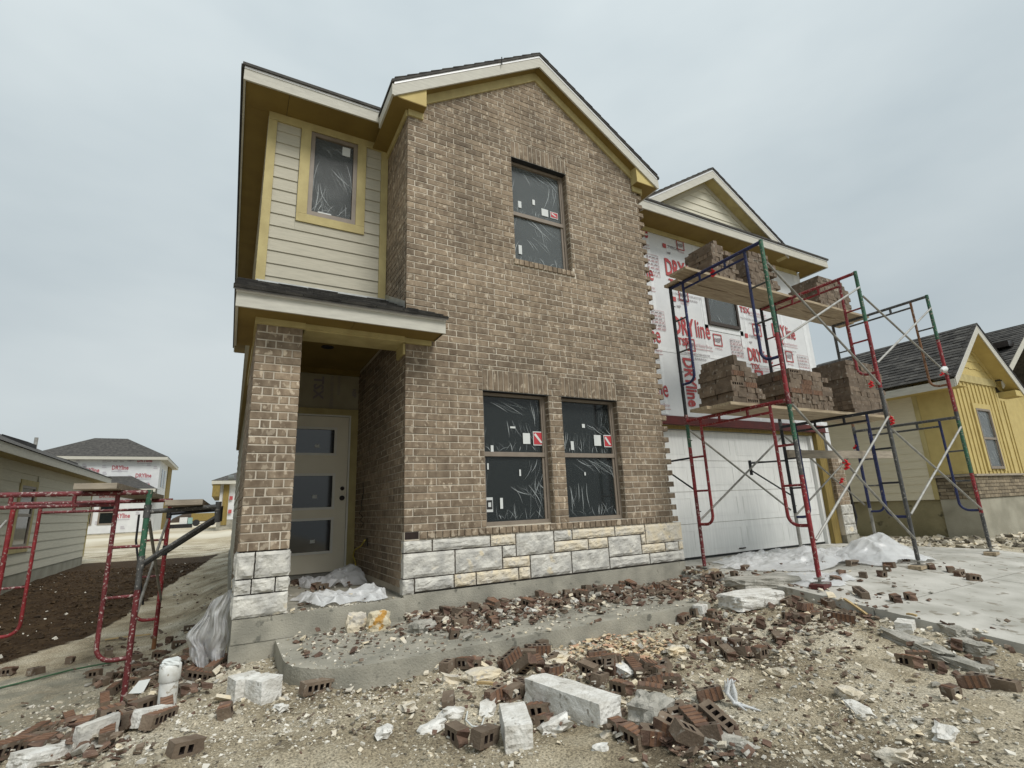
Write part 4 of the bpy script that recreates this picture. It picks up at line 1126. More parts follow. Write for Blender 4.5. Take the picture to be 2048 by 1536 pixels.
for y in (YP,):
    for a, b in (((4.06, 3.0), (6.12, 1.62)), ((6.15, 3.06), (4.06, 2.0)), ((6.19, 2.93), (8.28, 1.96)), ((8.28, 3.08), (6.19, 1.94)),
                 ((4.06, 1.22), (6.15, -0.40)), ((6.15, 1.17), (4.06, -0.28)), ((6.19, 1.0), (8.28, -0.12)), ((8.28, 1.12), (6.19, -0.10))):
        brace(scaf, (a[0], y-0.025, a[1]), (b[0], y-0.025+0.028*(a[1] < b[1]), b[1]), PGALVL if a[0] > b[0] else PGALV)
for a, b in (((4.06, 1.18), (6.15, -0.02)), ((6.15, 1.10), (4.06, -0.10)), ((6.19, 1.18), (8.28, -0.02)), ((8.28, 0.95), (6.19, -0.12))):
    brace(scaf, (a[0], YQ+0.025, a[1]), (b[0], YQ+0.025+0.028*(a[0] < b[0]), b[1]), PGALV)
# side bracket by the brick corner
MB().tube([(4.04, -0.10, 0.76), (4.0, 0.45, 0.74)], 0.014, 7).tube([(4.04, -0.10, 0.33), (4.0, 0.45, 0.70)], 0.012, 7).build('side_bracket', PBLACK, scaf)
MB().tube([(6.17, -0.10, 0.74), (5.35, -0.06, 0.70)], 0.014, 7).tube([(5.35, -0.06, 0.74), (5.35, -0.06, 0.52)], 0.022, 8).tube([(6.17, -0.10, 0.20), (5.38, -0.06, 0.58)], 0.012, 7).build('side_bracket', PBLACK, scaf)
def strap(parent, p, s=0.05, n=3):
    mb = MB()
    for i in range(n):
        a = Vector(p)+Vector((rng.uniform(-s, s)*.5, rng.uniform(-s, s)*.5, -i*s*1.1))
        mb.tube([a+Vector((-s*.5, -s*.4, s*.5)), a+Vector((s*.6, -s*.5, 0)), a+Vector((s*.2, s*.5, -s*.5)), a+Vector((-s*.6, s*.2, -s*.7))], [s*.22, s*.5, s*.5, s*.2], 7)
    mb.build('red_tie', REDTAPE, parent)
for px, py, yy, s, n in ((1424, 543, None, .04, 2), (1780, 835, YP-.03, .034, 3), (1690, 922, YP-.03, .034, 3), (1683, 958, YP-.03, .025, 2), (1880, 748, YP-.03, .035, 1), (1742, 765, YP-.03, .035, 2), (1712, 893, -.1, .05, 1)):
    p_ = at(px, py, x=4.04) if yy is None else at(px, py, y=yy)
    strap(scaf, p_, s, n)
_p = at(1886, 742, y=YP-.05); MB().tube([_p+np.array((-.05, 0, 0)), _p+np.array((0, -.02, .02)), _p+np.array((.05, 0, -.01))], [.03, .055, .02], 8).build('white_rag', PAPER, scaf)

# wooden pads under the jacks
def plank(name, p0, p1, w, h, m, label, cat, **kw):
    p0, p1 = Vector(p0), Vector(p1); d = (p1-p0); L = d.length
    X = d.normalized(); Y = Vector((0, 0, 1)).cross(X).normalized(); Z = X.cross(Y)
    mb = MB(); n = 8; v = []
    for i in range(n+1):
        x = -L/2+L*i/n; b = 0.004*math.sin(3*i/n+L)
        v += [(x, -w/2, b-h/2), (x, w/2, b-h/2), (x, w/2, b+h/2), (x, -w/2, b+h/2)]
    f = [(0, 1, 2, 3), (n*4+3, n*4+2, n*4+1, n*4)] + [(i*4+k, (i+1)*4+k, (i+1)*4+(k+1) % 4, i*4+(k+1) % 4) for i in range(n) for k in range(4)]
    mb.add(v, f)
    M4 = Matrix((X, Y, Z)).transposed().to_4x4(); M4.translation = (p0+p1)/2
    return mb.build(name, m, None, mw=M4, label=label, category=cat, **kw)
names_f = ('left', 'middle', 'right')
for i, x in enumerate(FX):
    for y, r in ((YP, 'front'), (YQ, 'rear')):
        z = drive_z(y)+PADZ/2+0.0005
        a = rng.uniform(-.5, .5)
        plank('wood_pad', (x-.16*math.cos(a), y-.16*math.sin(a), z), (x+.16*math.cos(a), y+.16*math.sin(a), z), 0.14, PADZ, STEELRED if (i == 0 and r == 'front') else LUMBER,
              f'wooden pad under the {r} post of the {names_f[i]} garage scaffold frame', 'wood pad', group='wood pads under the scaffold posts')
# planks
UPZ = Z3+0.021
plank('scaffold_plank', (6.02, -0.20, UPZ+.020), (8.62, -0.20, UPZ+.020), 0.27, 0.038, LUMBER, 'upper scaffold plank on the right, wall side, below the rightmost upper brick stack', 'plank', group='planks on the garage scaffold')
plank('scaffold_plank', (6.02, -0.50, UPZ+.020), (8.55, -0.50, UPZ+.020), 0.28, 0.038, LUMBER, 'upper scaffold plank on the right, street side, reaching past the rightmost frame', 'plank', group='planks on the garage scaffold')
plank('scaffold_plank', (3.97, -0.20, UPZ+.020), (6.00, -0.20, UPZ+.020), 0.27, 0.038, LUMBER, 'upper scaffold plank on the left, wall side, above the garage window', 'plank', group='planks on the garage scaffold')
plank('scaffold_plank', (3.77, -0.52, UPZ+.020), (6.00, -0.50, UPZ+.020), 0.30, 0.038, LUMBER, 'upper scaffold plank on the left whose end juts out past the blue frame', 'plank', group='planks on the garage scaffold')
LPZ = Z2+0.021
plank('scaffold_plank', (3.60, -0.72, LPZ+.020), (7.52, -0.72, LPZ+.020), 0.27, 0.038, LUMBER, 'lower scaffold plank, wall side, carrying three brick stacks above the garage door', 'plank', group='planks on the garage scaffold')
plank('scaffold_plank', (3.66, -1.02, LPZ+.020), (7.45, -1.02, LPZ+.020), 0.28, 0.038, LUMBER, 'lower scaffold plank, street side, with splintered left end over the red frame', 'plank', group='planks on the garage scaffold')
_a, _b = at(1576, 908, y=-0.17), at(1785, 903, y=-0.17)
plank('lumber_board', _a, (_b[0], -0.17, _a[2]+.03), 0.035, 0.13, LUMBERG, 'grey board laid level across the blue lower frames beside the garage post', 'board')

# left scaffold
LZ = 0.474
lscaf = thing('scaffold', (-2.98, 1.9, -1.33), 'low worn red scaffold with planks beside the left wall of the brick house', 'scaffold')
HB = -1.36
frame(lscaf, (-2.22, 0.85, HB), (-1, 0, 0), LZ-HB, [(.52, PREDW), (.62, PGREY), (1, PGREEN)], [(1, PREDW)], PREDW, PREDW, PREDW, PREDW, jb=0.40)
frame(lscaf, (-2.22, 2.97, HB-.03), (-1, 0, 0), LZ-HB+.02, [(.12, PORANGE), (1, PRED)], [(1, PRED)], PRED, PRED, PREDW, PREDW, jb=0.42)
brace(lscaf, (-2.2, 0.87, 0.22), (-2.2, 2.95, -0.75)); brace(lscaf, (-2.23, 0.87, -0.72), (-2.23, 2.95, 0.22)); brace(lscaf, (-3.75, 0.87, 0.25), (-3.75, 2.95, -0.75))
brace(lscaf, (-3.78, 2.95, 0.28), (-3.78, 0.87, -0.75), PGALVL)
for y, m in ((0.85, PGREY), (2.97, PBLACK)):
    MB().tube([(-2.2, y, 0.295), (-1.64, y, 0.325)], 0.022, 8).tube([(-1.64, y, 0.37), (-1.64, y, 0.17)], 0.027, 10).tube([(-2.2, y, -0.16), (-1.66, y, 0.22)], 0.016, 8).tube([(-2.2, y+.05, -0.19), (-1.66, y+.05, 0.19)], 0.013, 8).tube([(-2.22, y, -0.22), (-2.22, y, -0.1)], 0.03, 8).tube([(-2.22, y, 0.24), (-2.22, y, 0.36)], 0.03, 8).build('side_bracket', m, lscaf)
MB().tube([(-2.36, 1.5, 0.28), (-2.36, 1.52, 0.02), (-2.3, 1.55, -0.3), (-2.24, 1.6, -0.62)], 0.011, 6).build('hanging_brace', PBLACK, lscaf)
plank('scaffold_plank', (-2.58, 0.55, LZ+.048), (-2.48, 3.3, LZ+.048), 0.30, 0.05, LUMBERG, 'weathered plank on top of the low red scaffold beside the left wall', 'plank', group='planks on the left scaffold')
plank('scaffold_plank', (-1.92, 0.62, 0.365), (-1.90, 3.2, 0.365), 0.30, 0.05, LUMBERG, 'weathered plank on the side bracket nearest the left wall of the brick house', 'plank', group='planks on the left scaffold')

# ================================================================== LOOSE AND STACKED BRICKS
BL, BW, BH = 0.244, 0.072, 0.067
def cored_brick(L=BL, holes=5, broken=0, seed=0):
    """brick with square cores through the bed faces; local X length, Y depth, Z height (cores along Z)"""
    m_ = 0.022; pitch = (BL-2*m_)/5; hw = pitch*0.62
    xs = [-L/2]; hol = []
    x = -L/2+m_+(pitch-hw)/2
    while x+hw < L/2-0.008 and len(hol) < holes:
        xs += [x, x+hw]; hol.append(len(xs)-2); x += pitch
    xs.append(L/2)
    ys = [-BW/2, -0.017, 0.017, BW/2]
    mb = MB(); n = len(xs); r = random.Random(seed)
    jit = [[(r.uniform(-.014, .014) if (i == n-1 and broken) else 0) for j in range(4)] for i in range(n)]
    idx = {}
    for k, z in enumerate((-BH/2, BH/2)):
        for i in range(n):
            for j in range(4):
                idx[i, j, k] = len(mb.v); mb.v.append((xs[i]+jit[i][j]*(1 if k else -1), ys[j], z))
    def q(a, b, c, d, mi): mb.f.append((a, b, c, d)); mb.m.append(mi); mb.sm.append(False)
    for i in range(n-1):
        for j in range(3):
            hole = i in hol and j == 1
            if not hole:
                q(idx[i, j, 1], idx[i+1, j, 1], idx[i+1, j+1, 1], idx[i, j+1, 1], 0); q(idx[i, j+1, 0], idx[i+1, j+1, 0], idx[i+1, j, 0], idx[i, j, 0], 0)
            else:
                q(idx[i, 1, 1], idx[i, 1, 0], idx[i+1, 1, 0], idx[i+1, 1, 1], 2); q(idx[i+1, 2, 1], idx[i+1, 2, 0], idx[i, 2, 0], idx[i, 2, 1], 2)
                q(idx[i, 2, 1], idx[i, 2, 0], idx[i, 1, 0], idx[i, 1, 1], 2); q(idx[i+1, 1, 1], idx[i+1, 1, 0], idx[i+1, 2, 0], idx[i+1, 2, 1], 2)
        q(idx[i, 0, 0], idx[i+1, 0, 0], idx[i+1, 0, 1], idx[i, 0, 1], 0); q(idx[i+1, 3, 0], idx[i, 3, 0], idx[i, 3, 1], idx[i+1, 3, 1], 1)
    for j in range(3):
        q(idx[0, j+1, 0], idx[0, j, 0], idx[0, j, 1], idx[0, j+1, 1], 0); q(idx[n-1, j, 0], idx[n-1, j+1, 0], idx[n-1, j+1, 1], idx[n-1, j, 1], 1 if broken else 0)
    # scored back: shallow raised ribs
    u = -L/2+0.012
    while u < L/2-0.03:
        mb.box(u, u+0.020, BW/2-0.001, BW/2+0.003, -BH/2+.001, BH/2-.001, 3); u += 0.034
    return mb
CLAYD = mat('brick_clay_rib', (0.16, 0.085, 0.05), (0.21, 0.12, 0.075), scale=16, rough=0.95, bump=0.4, rnd=0.2)
BM = {}
def bmesh_(kind):
    if kind not in BM:
        L, h, br = {'full': (BL, 5, 0), 'big': (0.19, 4, 1), 'half': (0.125, 2, 1), 'half2': (0.14, 3, 1), 'bit': (0.075, 1, 1)}[kind]
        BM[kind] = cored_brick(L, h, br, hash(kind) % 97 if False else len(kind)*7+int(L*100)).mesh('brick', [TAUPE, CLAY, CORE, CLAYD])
    return BM[kind]
n_loose = 0
# stacks on the scaffold planks: (x0, x1, y0, y1, base z, courses, taper, where)
STK = [(3.72, 4.44, -1.14, -0.60, LPZ+.041, 9, 0.0, 'left stack on the lower plank'),
       (4.92, 5.95, -1.14, -0.60, LPZ+.041, 8, 0.0, 'middle stack on the lower plank'),
       (6.38, 7.42, -1.14, -0.60, LPZ+.041, 12, 0.0, 'tall right stack on the lower plank'),
       (4.36, 5.10, -0.62, -0.10, UPZ+.041, 9, 0.0, 'left stack on the upper plank'),
       (5.25, 5.99, -0.62, -0.10, UPZ+.041, 9, 0.0, 'middle stack on the upper plank'),
       (7.05, 8.10, -0.62, -0.10, UPZ+.041, 8, 0.0, 'right stack on the upper plank')]
stack_items = []
rs = random.Random(11)
for si, (x0, x1, y0, y1, zb, nc, tp_, where) in enumerate(STK):
    z = zb; cx = (x0+x1)/2
    for k in range(nc):
        h = BH
        shr = 0.05*max(0, k-nc+3)+(0.018*k if si in (0, 3) else 0)
        xa, xb = x0+rs.uniform(0, .05)+shr*.5, x1-rs.uniform(0, .05)-shr*1.8
        along = (k % 2 == 0) if rs.random() < 0.8 else (k % 2 == 1)
        if along:       # bricks lie across the plank: ends to the street
            u = xa
            while u+BW <= xb+0.001:
                for r_ in range(2):
                    yc = y0+BL/2+r_*(BL+0.012)+rs.uniform(-.012, .012)
                    face = min(yc-y0, u-x0) < 0.15 or k >= nc-1
                    stack_items.append((si, (u+BW/2, yc, z+h/2), math.pi/2+rs.uniform(-.04, .04), 0, face, k, where))
                u += BW+rs.uniform(.001, .006)
        else:           # bricks lie along the plank: faces to the street
            v = y0
            while v+BW <= y1+0.001:
                u = xa
                while u+BL <= xb+0.02:
                    on_edge = rs.random() < 0.3
                    stack_items.append((si, (u+BL/2, v+BW/2, z+h/2), rs.uniform(-.03, .03), 1 if on_edge else 0, (v-y0) < 0.03 or (u-x0) < 0.06 or k >= nc-1, k, where))
                    u += BL+rs.uniform(.002, .012)
                v += BW+rs.uniform(.001, .004)
        z += h+0.001
def stack_matrix(it):
    _, p, a, edge, *_r = it
    R_ = Matrix.Rotation(a, 4, 'Z')
    if edge: R_ = R_ @ Matrix.Rotation(math.pi/2, 4, 'X') @ Matrix.Diagonal((1, BH/BW, BW/BH, 1))
    else: R_ = R_ @ Matrix.Rotation(math.pi*(rs.random() < .5), 4, 'Z')
    return Matrix.Translation(p) @ R_
vis = sorted([it for it in stack_items if it[4]], key=lambda it: math.dist(it[1], CAM))
N_STACK = 105
front = [it for it in vis if it[1][1] < -0.85 or it[0] > 2]
indiv = front[:N_STACK]
ids = set(id(i) for i in indiv)
NTH = ['first', 'second', 'third', 'fourth', 'fifth', 'sixth', 'seventh', 'eighth', 'ninth', 'tenth', 'eleventh', 'twelfth', 'thirteenth', 'fourteenth', 'fifteenth', 'sixteenth', 'seventeenth', 'eighteenth', 'nineteenth', 'twentieth']
rank = {}
for it in sorted(indiv, key=lambda q: (q[1][0], q[1][1])):
    n_ = rank[(it[0], it[5])] = rank.get((it[0], it[5]), -1)+1
    link('brick', bmesh_('full'), None, mw=stack_matrix(it), label=f'brick {NTH[min(n_, 19)]} from the left in course {it[5]+1} up, {it[6]}', category='brick', group='bricks in '+it[6])
box_v = [(sx*BL/2, sy*BW/2, sz*BH/2) for sz in (-1, 1) for sx, sy in ((-1, -1), (1, -1), (1, 1), (-1, 1))]
box_f = [(0, 3, 2, 1), (4, 5, 6, 7), (0, 1, 5, 4), (1, 2, 6, 5), (2, 3, 7, 6), (3, 0, 4, 7)]
ji = []
for it in stack_items:
    if id(it) in ids: continue
    M4 = stack_matrix(it); ji.append((box_v, box_f, tuple(M4.translation), M4.to_3x3()))
joined(ji, 'stacked_bricks', TAUPE, None, kind='stuff', label='remaining brown bricks in the stacks on the garage scaffold planks', category='bricks')
# ================================================================== NEIGHBOURING HOUSES
# ---- right: tan lap siding, yellow board-and-batten gable, dark roof
rh = thing('neighbour_house', (14.5, 4.0, -1.0), 'single-storey house right of the scaffold with tan siding and yellow board-and-batten gable', 'house')
NX, NYF = 12.5, -0.14
NTAN = mat('siding_beige', (0.64, 0.585, 0.44), (0.58, 0.53, 0.395), scale=6, stretch=(0.6, 0.6, 8), rough=0.7, bump=0.15)
OLDC = mat('stained_concrete', (0.29, 0.255, 0.15), (0.19, 0.165, 0.09), scale=1.6, rough=0.95, bump=0.7, bscale=20, c3=(0.085, 0.075, 0.045), c3scale=3, c3pos=0.60)
GREYC = mat('parged_concrete', (0.36, 0.34, 0.27), (0.26, 0.245, 0.19), scale=2.2, rough=0.95, bump=0.5, bscale=30)
BRICKN = mat('brick_neighbour', (0.17, 0.135, 0.09), (0.26, 0.215, 0.15), scale=9, rough=0.9, bump=0.4, rnd=0.35)
siding(rh, 'x', NX, 0.60, 11.0, -0.03, 2.66, 0.178, NTAN)
MB().box(NX+0.01, NX+0.2, NYF, 11.0, -0.02, 2.9).build('wall', WRAP, rh)
MB().box(NX+0.02, 22.0, 0.50, 11.0, -1.3, -0.035).build('foundation', OLDC, rh)
MB().box(NX-0.03, 15.1, NYF-0.06, 0.495, -1.3, -0.03).build('foundation', GREYC, rh)
bxp('corner_board', TRIM, rh, NX-0.03, NX+0.004, 0.50, 0.598, -0.03, 2.66)
bxp('side_panel', YELLOW, rh, NX-0.02, NX+0.004, NYF+0.10, 0.498, 0.50, 2.66)
bxp('corner_board', YELLOW, rh, NX-0.035, NX+0.004, NYF-0.03, NYF+0.098, 0.50, 2.66)
def nbrick(y_or_x, axis_, u0, u1, z0, rows):
    for k in range(rows):
        for a, b in course(u0, u1, u0-(k % 2)*0.127, 0.254):
            me = brick_mesh(b-a, C-0.009)[0]
            if axis_ == 'y': items_n.append((*brick_mesh(b-a, C-0.009)[1:], ((a+b)/2, y_or_x, z0+k*C+.034), RI))
            else: items_n.append((*brick_mesh(b-a, C-0.009)[1:], (y_or_x, (a+b)/2, z0+k*C+.034), RZL))
items_n = []
nbrick(NX-0.05, 'x', NYF-0.03, 0.49, -0.02, 6); nbrick(NYF-0.09, 'y', NX-0.045, 15.1, -0.02, 6)
joined(items_n, 'brick_courses', BRICKN, rh, kind='stuff')
bxp('brick_backing', MORTAR_D, rh, NX-0.03, 15.1, NYF-0.07, 0.49, -0.028, 0.44)
bxp('ledge', LUMBERG, rh, NX-0.10, 15.1, NYF-0.14, 0.498, 0.441, 0.485)
fb = MB().box(NX, 15.1, NYF, NYF+0.02, 0.486, 2.72).build('front_panel', YELLOW, rh)
xb = NX+0.14
while xb < 15.05:
    for a, b in ([(0.50, 2.60)] if not (13.40 < xb < 14.42) else [(0.50, 0.60), (2.10, 2.60)]): bxp('batten', YELLOW, rh, xb, xb+0.045, NYF-0.022, NYF-0.001, a, b)
    xb += 0.205
bxp('corner_board', YELLOW, rh, NX-0.03, NX+0.09, NYF-0.028, NYF-0.002, 0.487, 2.62)
bxp('frieze_board', TRIM, rh, NX-0.03, 15.1, NYF-0.034, NYF-0.003, 2.62, 2.80)
for b in ((13.42, 13.53, 0.55, 2.0), (14.29, 14.40, 0.55, 2.0), (13.42, 14.40, 2.0, 2.12)): bxp('window_trim', YELLOW, rh, b[0], b[1], NYF-0.036, NYF-0.004, b[2], b[3])
window(rh, 13.53, 14.29, 0.60, 2.0, NYF-0.045, rail=1.30, film=FILM2, fw_=0.05)
NA, NAP, NSL, NHW = 13.80, 3.95, 0.77, 1.86
z = 2.80
while z < 3.75:
    hw_ = (3.82-z)/NSL; h2 = max(0.01, (3.82-z-0.2)/NSL); n = max(1, int(2*hw_/0.2))
    for i in range(n):
        a, b = -hw_+2*hw_*i/n, -hw_+2*hw_*(i+1)/n
        dz = rng.choice((0, .02, .045))
        MB().prism([(NA+a, NYF-0.022, z-dz), (NA+b-.004, NYF-0.022, z-dz), (NA+max(-h2, min(h2, b)), NYF-0.006, z+0.21), (NA+max(-h2, min(h2, a)), NYF-0.006, z+0.21)], (0, 0.02, 0)).build('shake', YELLOW, rh)
    z += 0.2
rake(rh, NA, NAP, NSL, NHW, -0.50, NYF, fh=0.17, m_s=YELLOW, friezey=NYF-0.04, frieze=0.12, m_fr=YELLOW, roof_back=-0.1)
nz_e = NAP+0.07-NSL*NHW
ev2 = Vector((1, 0, NSL)).normalized(); nu2 = Vector((-NSL, 0, 1)).normalized()
MB().add([(NA-NHW-.04, -0.5, nz_e-.03), (NA, -0.5, NAP+0.07), (NA, 3.3, NAP+0.07), (NA-NHW-.04, 5.3, nz_e-.03), (NA+NHW+.04, -0.5, nz_e-.03), (NA+NHW+.04, 5.3, nz_e-.03)],
         [(0, 1, 2, 3), (1, 4, 5, 2), (2, 5, 3)]).build('roof', SHINGLE, rh)
shingle_tabs(rh, (NA-NHW-.05, 3.3, nz_e-.03), (0, -1, 0), ev2, nu2, 3.75, 2.36, expo=0.14, w=0.33)
shingle_tabs(rh, (NA-NHW-.05, 5.2, nz_e-.03), (0, -1, 0), ev2, nu2, 1.88, 1.2, expo=0.14, w=0.33)
bxp('fascia_board', FASCIA, rh, NA-NHW-.02, NA-NHW, -0.478, 11.0, nz_e-.26, nz_e-.09)
bxp('soffit_panel', YELLOW, rh, NA-NHW+.001, NX, -0.478, 11.0, nz_e-.23, nz_e-.22)
for s in (1,): bxp('return_face', YELLOW, rh, NA+NHW-.5, NA+NHW-.02, -0.478, NYF, nz_e-.24, nz_e-.10)
# wing to the right and the big roof behind
bxp('wall', YELLOW, rh, 15.1, 22.0, 0.6, 0.7, 0.45, 2.9); bxp('brick_backing', BRICKN, rh, 15.101, 22.0, 0.56, 0.7, -0.034, 0.449)
xb = 15.25
while xb < 18: bxp('batten', YELLOW, rh, xb, xb+0.045, 0.578, 0.599, 0.46, 2.6); xb += 0.205
window(rh, 15.75, 16.5, 0.7, 2.0, 0.56, rail=1.3, film=None, fw_=0.05)
MB().add([(15.1, -0.3, 2.76), (18.5, -0.3, 4.80), (18.5, 9.0, 4.80), (15.1, 9.0, 2.76), (21.9, -0.3, 2.76), (21.9, 9.0, 2.76)], [(0, 1, 2, 3), (1, 4, 5, 2)]).build('roof', SHINGLE, rh)
MB().prism([(15.1, -0.30, 2.74), (18.5, -0.30, 4.78), (18.5, -0.30, 4.60), (15.1, -0.30, 2.56)], (0, 0.02, 0)).build('fascia_board', FASCIA, rh)
ev3 = Vector((3.4, 0, 2.04)).normalized()
shingle_tabs(rh, (15.1, 3.0, 2.765), (0, -1, 0), ev3, Vector((-2.04, 0, 3.4)).normalized(), 3.3, 3.96, expo=0.15, w=0.33)
p_ = at(2003, 690, x=16.9); MB().box(p_[0]-.2, p_[0]+.2, p_[1]-.2, p_[1]+.2, p_[2]-.10, p_[2]+.05).build('roof_vent', BRONZE, rh)
# meter conduit on the corner of the brick house
MB().tube([tuple(at(1697, 968, y=1.0)), tuple(at(1700, 985, y=1.0)), tuple(at(1706, 1010, y=1.0)), tuple(at(1713, 1035, y=1.0)), tuple(at(1711, 1052, y=1.0))], 0.022, 7).build('conduit', BLACK, house)

# ---- left: cream lap siding, dark hip roof
lh = thing('neighbour_house', (-9.5, 9.0, -0.95), 'cream sided single-storey house behind the low red scaffold', 'house')
LX, LY = -5.4, 15.7
LW = (9.25, 10.15, -0.20, 1.06)
def siding_px(parent, plane, u0, u1, z0, z1, expo, m, holes=()):
    """lap boards on a wall facing +X"""
    z = z0
    while z < z1-0.01:
        zt = min(z+expo, z1); segs = [(u0, u1)]
        for h0, h1, a_, b_ in holes:
            if zt > a_+.005 and z < b_-.005: segs = cut(segs, [(h0, h1)])
        for a, b in segs:
            MB().prism([(plane+.022, a, z), (plane+.008, a, zt), (plane-.006, a, zt), (plane-.006, a, z)], (0, b-a, 0)).build('siding_board', m, parent)
        z += expo
siding_px(lh, LX, 3.0, LY-0.10, -0.745, 1.52, 0.205, SIDINGC, holes=[(LW[0]-.12, LW[1]+.12, LW[2]-.12, LW[3]+.12)])
MB().box(-16, LX-0.008, 3.0, LY, -0.745, 1.6).build('wall', SIDINGC, lh)
MB().box(-15.95, LX+0.01, 3.0, LY-.01, -1.6, -0.75).build('foundation', GREYC, lh)
bxp('corner_board', TRIM, lh, LX-.006, LX+.03, LY-0.098, LY, -0.745, 1.52)
for b in ((LW[0]-.118, LW[0], LW[2], LW[3]), (LW[1], LW[1]+.118, LW[2], LW[3]), (LW[0]-.118, LW[1]+.118, LW[3], LW[3]+.118), (LW[0]-.118, LW[1]+.118, LW[2]-.118, LW[2])): bxp('window_trim', TRIM, lh, LX-.004, LX+.035, b[0], b[1], b[2], b[3])
wf = MB().box(LX, LX+.03, LW[0], LW[0]+.05, LW[2], LW[3]).box(LX, LX+.03, LW[1]-.05, LW[1], LW[2], LW[3]).box(LX, LX+.03, LW[0]+.05, LW[1]-.05, LW[2], LW[2]+.05).box(LX, LX+.03, LW[0]+.05, LW[1]-.05, LW[3]-.05, LW[3]).box(LX, LX+.028, LW[0]+.05, LW[1]-.05, .42, .48).build('window', WFRAME, lh)
for a, b in ((LW[2]+.05, .42), (.48, LW[3]-.05)): bxp('pane', GLASS, wf, LX+.004, LX+.010, LW[0]+.05, LW[1]-.05, a, b)
bxp('fascia_board', FASCIA, lh, LX+.36, LX+.38, 2.6, LY+.42, 1.48, 1.64); bxp('soffit_panel', TRIM, lh, LX, LX+.359, 2.6, LY+.40, 1.50, 1.51)
bxp('fascia_board', FASCIA, lh, -16.4, LX+.359, LY+.40, LY+.42, 1.48, 1.64)
hr = LX+.40; kk = 5.6
MB().add([(hr, 2.2, 1.65), (hr, LY+.44, 1.65), (hr-kk, LY+.44-kk, 1.65+kk*.48), (hr-kk, 2.2, 1.65+kk*.48), (hr-2*kk, LY+.44, 1.65), (hr-2*kk, 2.2, 1.65)], [(0, 1, 2, 3), (1, 4, 2), (2, 4, 5, 3)]).build('roof', SHINGLE, lh)
for px, py, ww in ((38, 888, .35), (128, 925, .5)):
    p_ = at(px, py, x=LX-.9); MB().prism([(p_[0]+.25, p_[1]-ww, p_[2]-.12), (p_[0]-.25, p_[1]-ww, p_[2]+.12), (p_[0]-.25, p_[1]-ww, p_[2]+.2), (p_[0]+.25, p_[1]-ww, p_[2]+.02)], (0, 2*ww, 0)).build('roof_vent', BLACK, lh)
p_ = at(70, 893, x=LX-1.6); MB().tube([(p_[0], p_[1], p_[2]-.5), (p_[0], p_[1], p_[2]+.28)], 0.05, 8).build('vent_pipe', PGALVL, lh)

# ---- far behind: two-storey house still in sheathing
bh = thing('distant_house', (-9.3, 45, -0.5), 'distant two-storey house clad in printed white sheathing with dark hip roof', 'house')
BY = 43.0
MB().box(-14, -6.5, BY, BY+9, -0.7, 4.95).build('wall', WRAP, bh)
MB().box(-13.4, -6.7, BY-3.4, BY-.01, -0.7, 2.35).build('wall', WRAP, bh)
MB().box(-13.42, -6.68, BY-3.42, BY+9.02, -1.2, -0.42).build('foundation', CONC, bh)
def hip(parent, x0, x1, y0, y1, z, rise, k, m=SHINGLE):
    MB().add([(x0, y0, z), (x1, y0, z), (x1, y1, z), (x0, y1, z), (x0+k, y0+k, z+rise), (x1-k, y0+k, z+rise), (x1-k, y1-k, z+rise), (x0+k, y1-k, z+rise)],
             [(0, 1, 5, 4), (1, 2, 6, 5), (2, 3, 7, 6), (3, 0, 4, 7), (4, 5, 6, 7)]).build('roof', m, parent)
    MB().box(x0+.02, x1-.02, y0+.02, y1-.02, z-.24, z-.012).build('fascia_board', FASCIA, parent)
hip(bh, -14.5, -6.0, BY-.5, BY+9.5, 5.10, 1.75, 3.2)
MB().add([(-13.9, BY-3.9, 2.5), (-6.2, BY-3.9, 2.5), (-6.2, BY-.01, 2.5), (-8.2, BY-.01, 3.65), (-11.8, BY-.01, 3.65), (-13.9, BY-.01, 2.5)], [(0, 1, 3, 4), (1, 2, 3), (0, 4, 5)]).build('roof', SHINGLE, bh)
bxp('fascia_board', FASCIA, bh, -13.9, -6.2, BY-3.92, BY-3.88, 2.28, 2.49)
for x0 in (-10.6, -9.3): window(bh, x0, x0+1.0, 0.15, 1.75, BY-3.46, rail=0.95, film=None, fw_=0.07)
for i in range(2): bxp('window', GLASS, bh, -6.53, -6.48, BY+1.6+i*1.8, BY+2.6+i*1.8, 2.9, 4.3)
bxp('corner_post', TREATED, bh, -6.52, -6.42, BY+5.6, BY+8.6, -0.5, 4.9)
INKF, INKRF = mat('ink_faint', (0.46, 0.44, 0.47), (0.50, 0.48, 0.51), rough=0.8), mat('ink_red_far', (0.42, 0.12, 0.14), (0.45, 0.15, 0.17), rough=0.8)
for x, y, z, h in ((-11.3, BY-.02, 3.95, .32), (-9.5, BY-.02, 4.15, .30), (-8.0, BY-.02, 3.55, .30), (-8.0, BY-.02, 4.72, .28), (-8.55, BY-3.42, .55, .30), (-9.4, BY-3.42, 1.95, .26), (-7.9, BY-.02, 2.9, .26)):
    bp_ = MB(); put_text(bp_, 'DRYline', x, y, z, h, 0, 0.03, width=h*3.4); bp_.box(x, x+h*3.4, y, y+.002, z-h*.45, z-h*.28, 1); bp_.build('printed_lettering', [INKRF, INKF], bh)
for i in range(30):
    x, z = (rng.uniform(-12, -6.9), rng.uniform(2.9, 4.8)) if i < 20 else (rng.uniform(-10.5, -6.9), rng.uniform(-.3, 2.1))
    y = BY-.018 if i < 20 else BY-3.418
    MB().box(x, x+.26, y, y+.002, z, z+.07).box(x, x+.2, y, y+.002, z+.12, z+.2).build('printed_mark', INKF, bh)
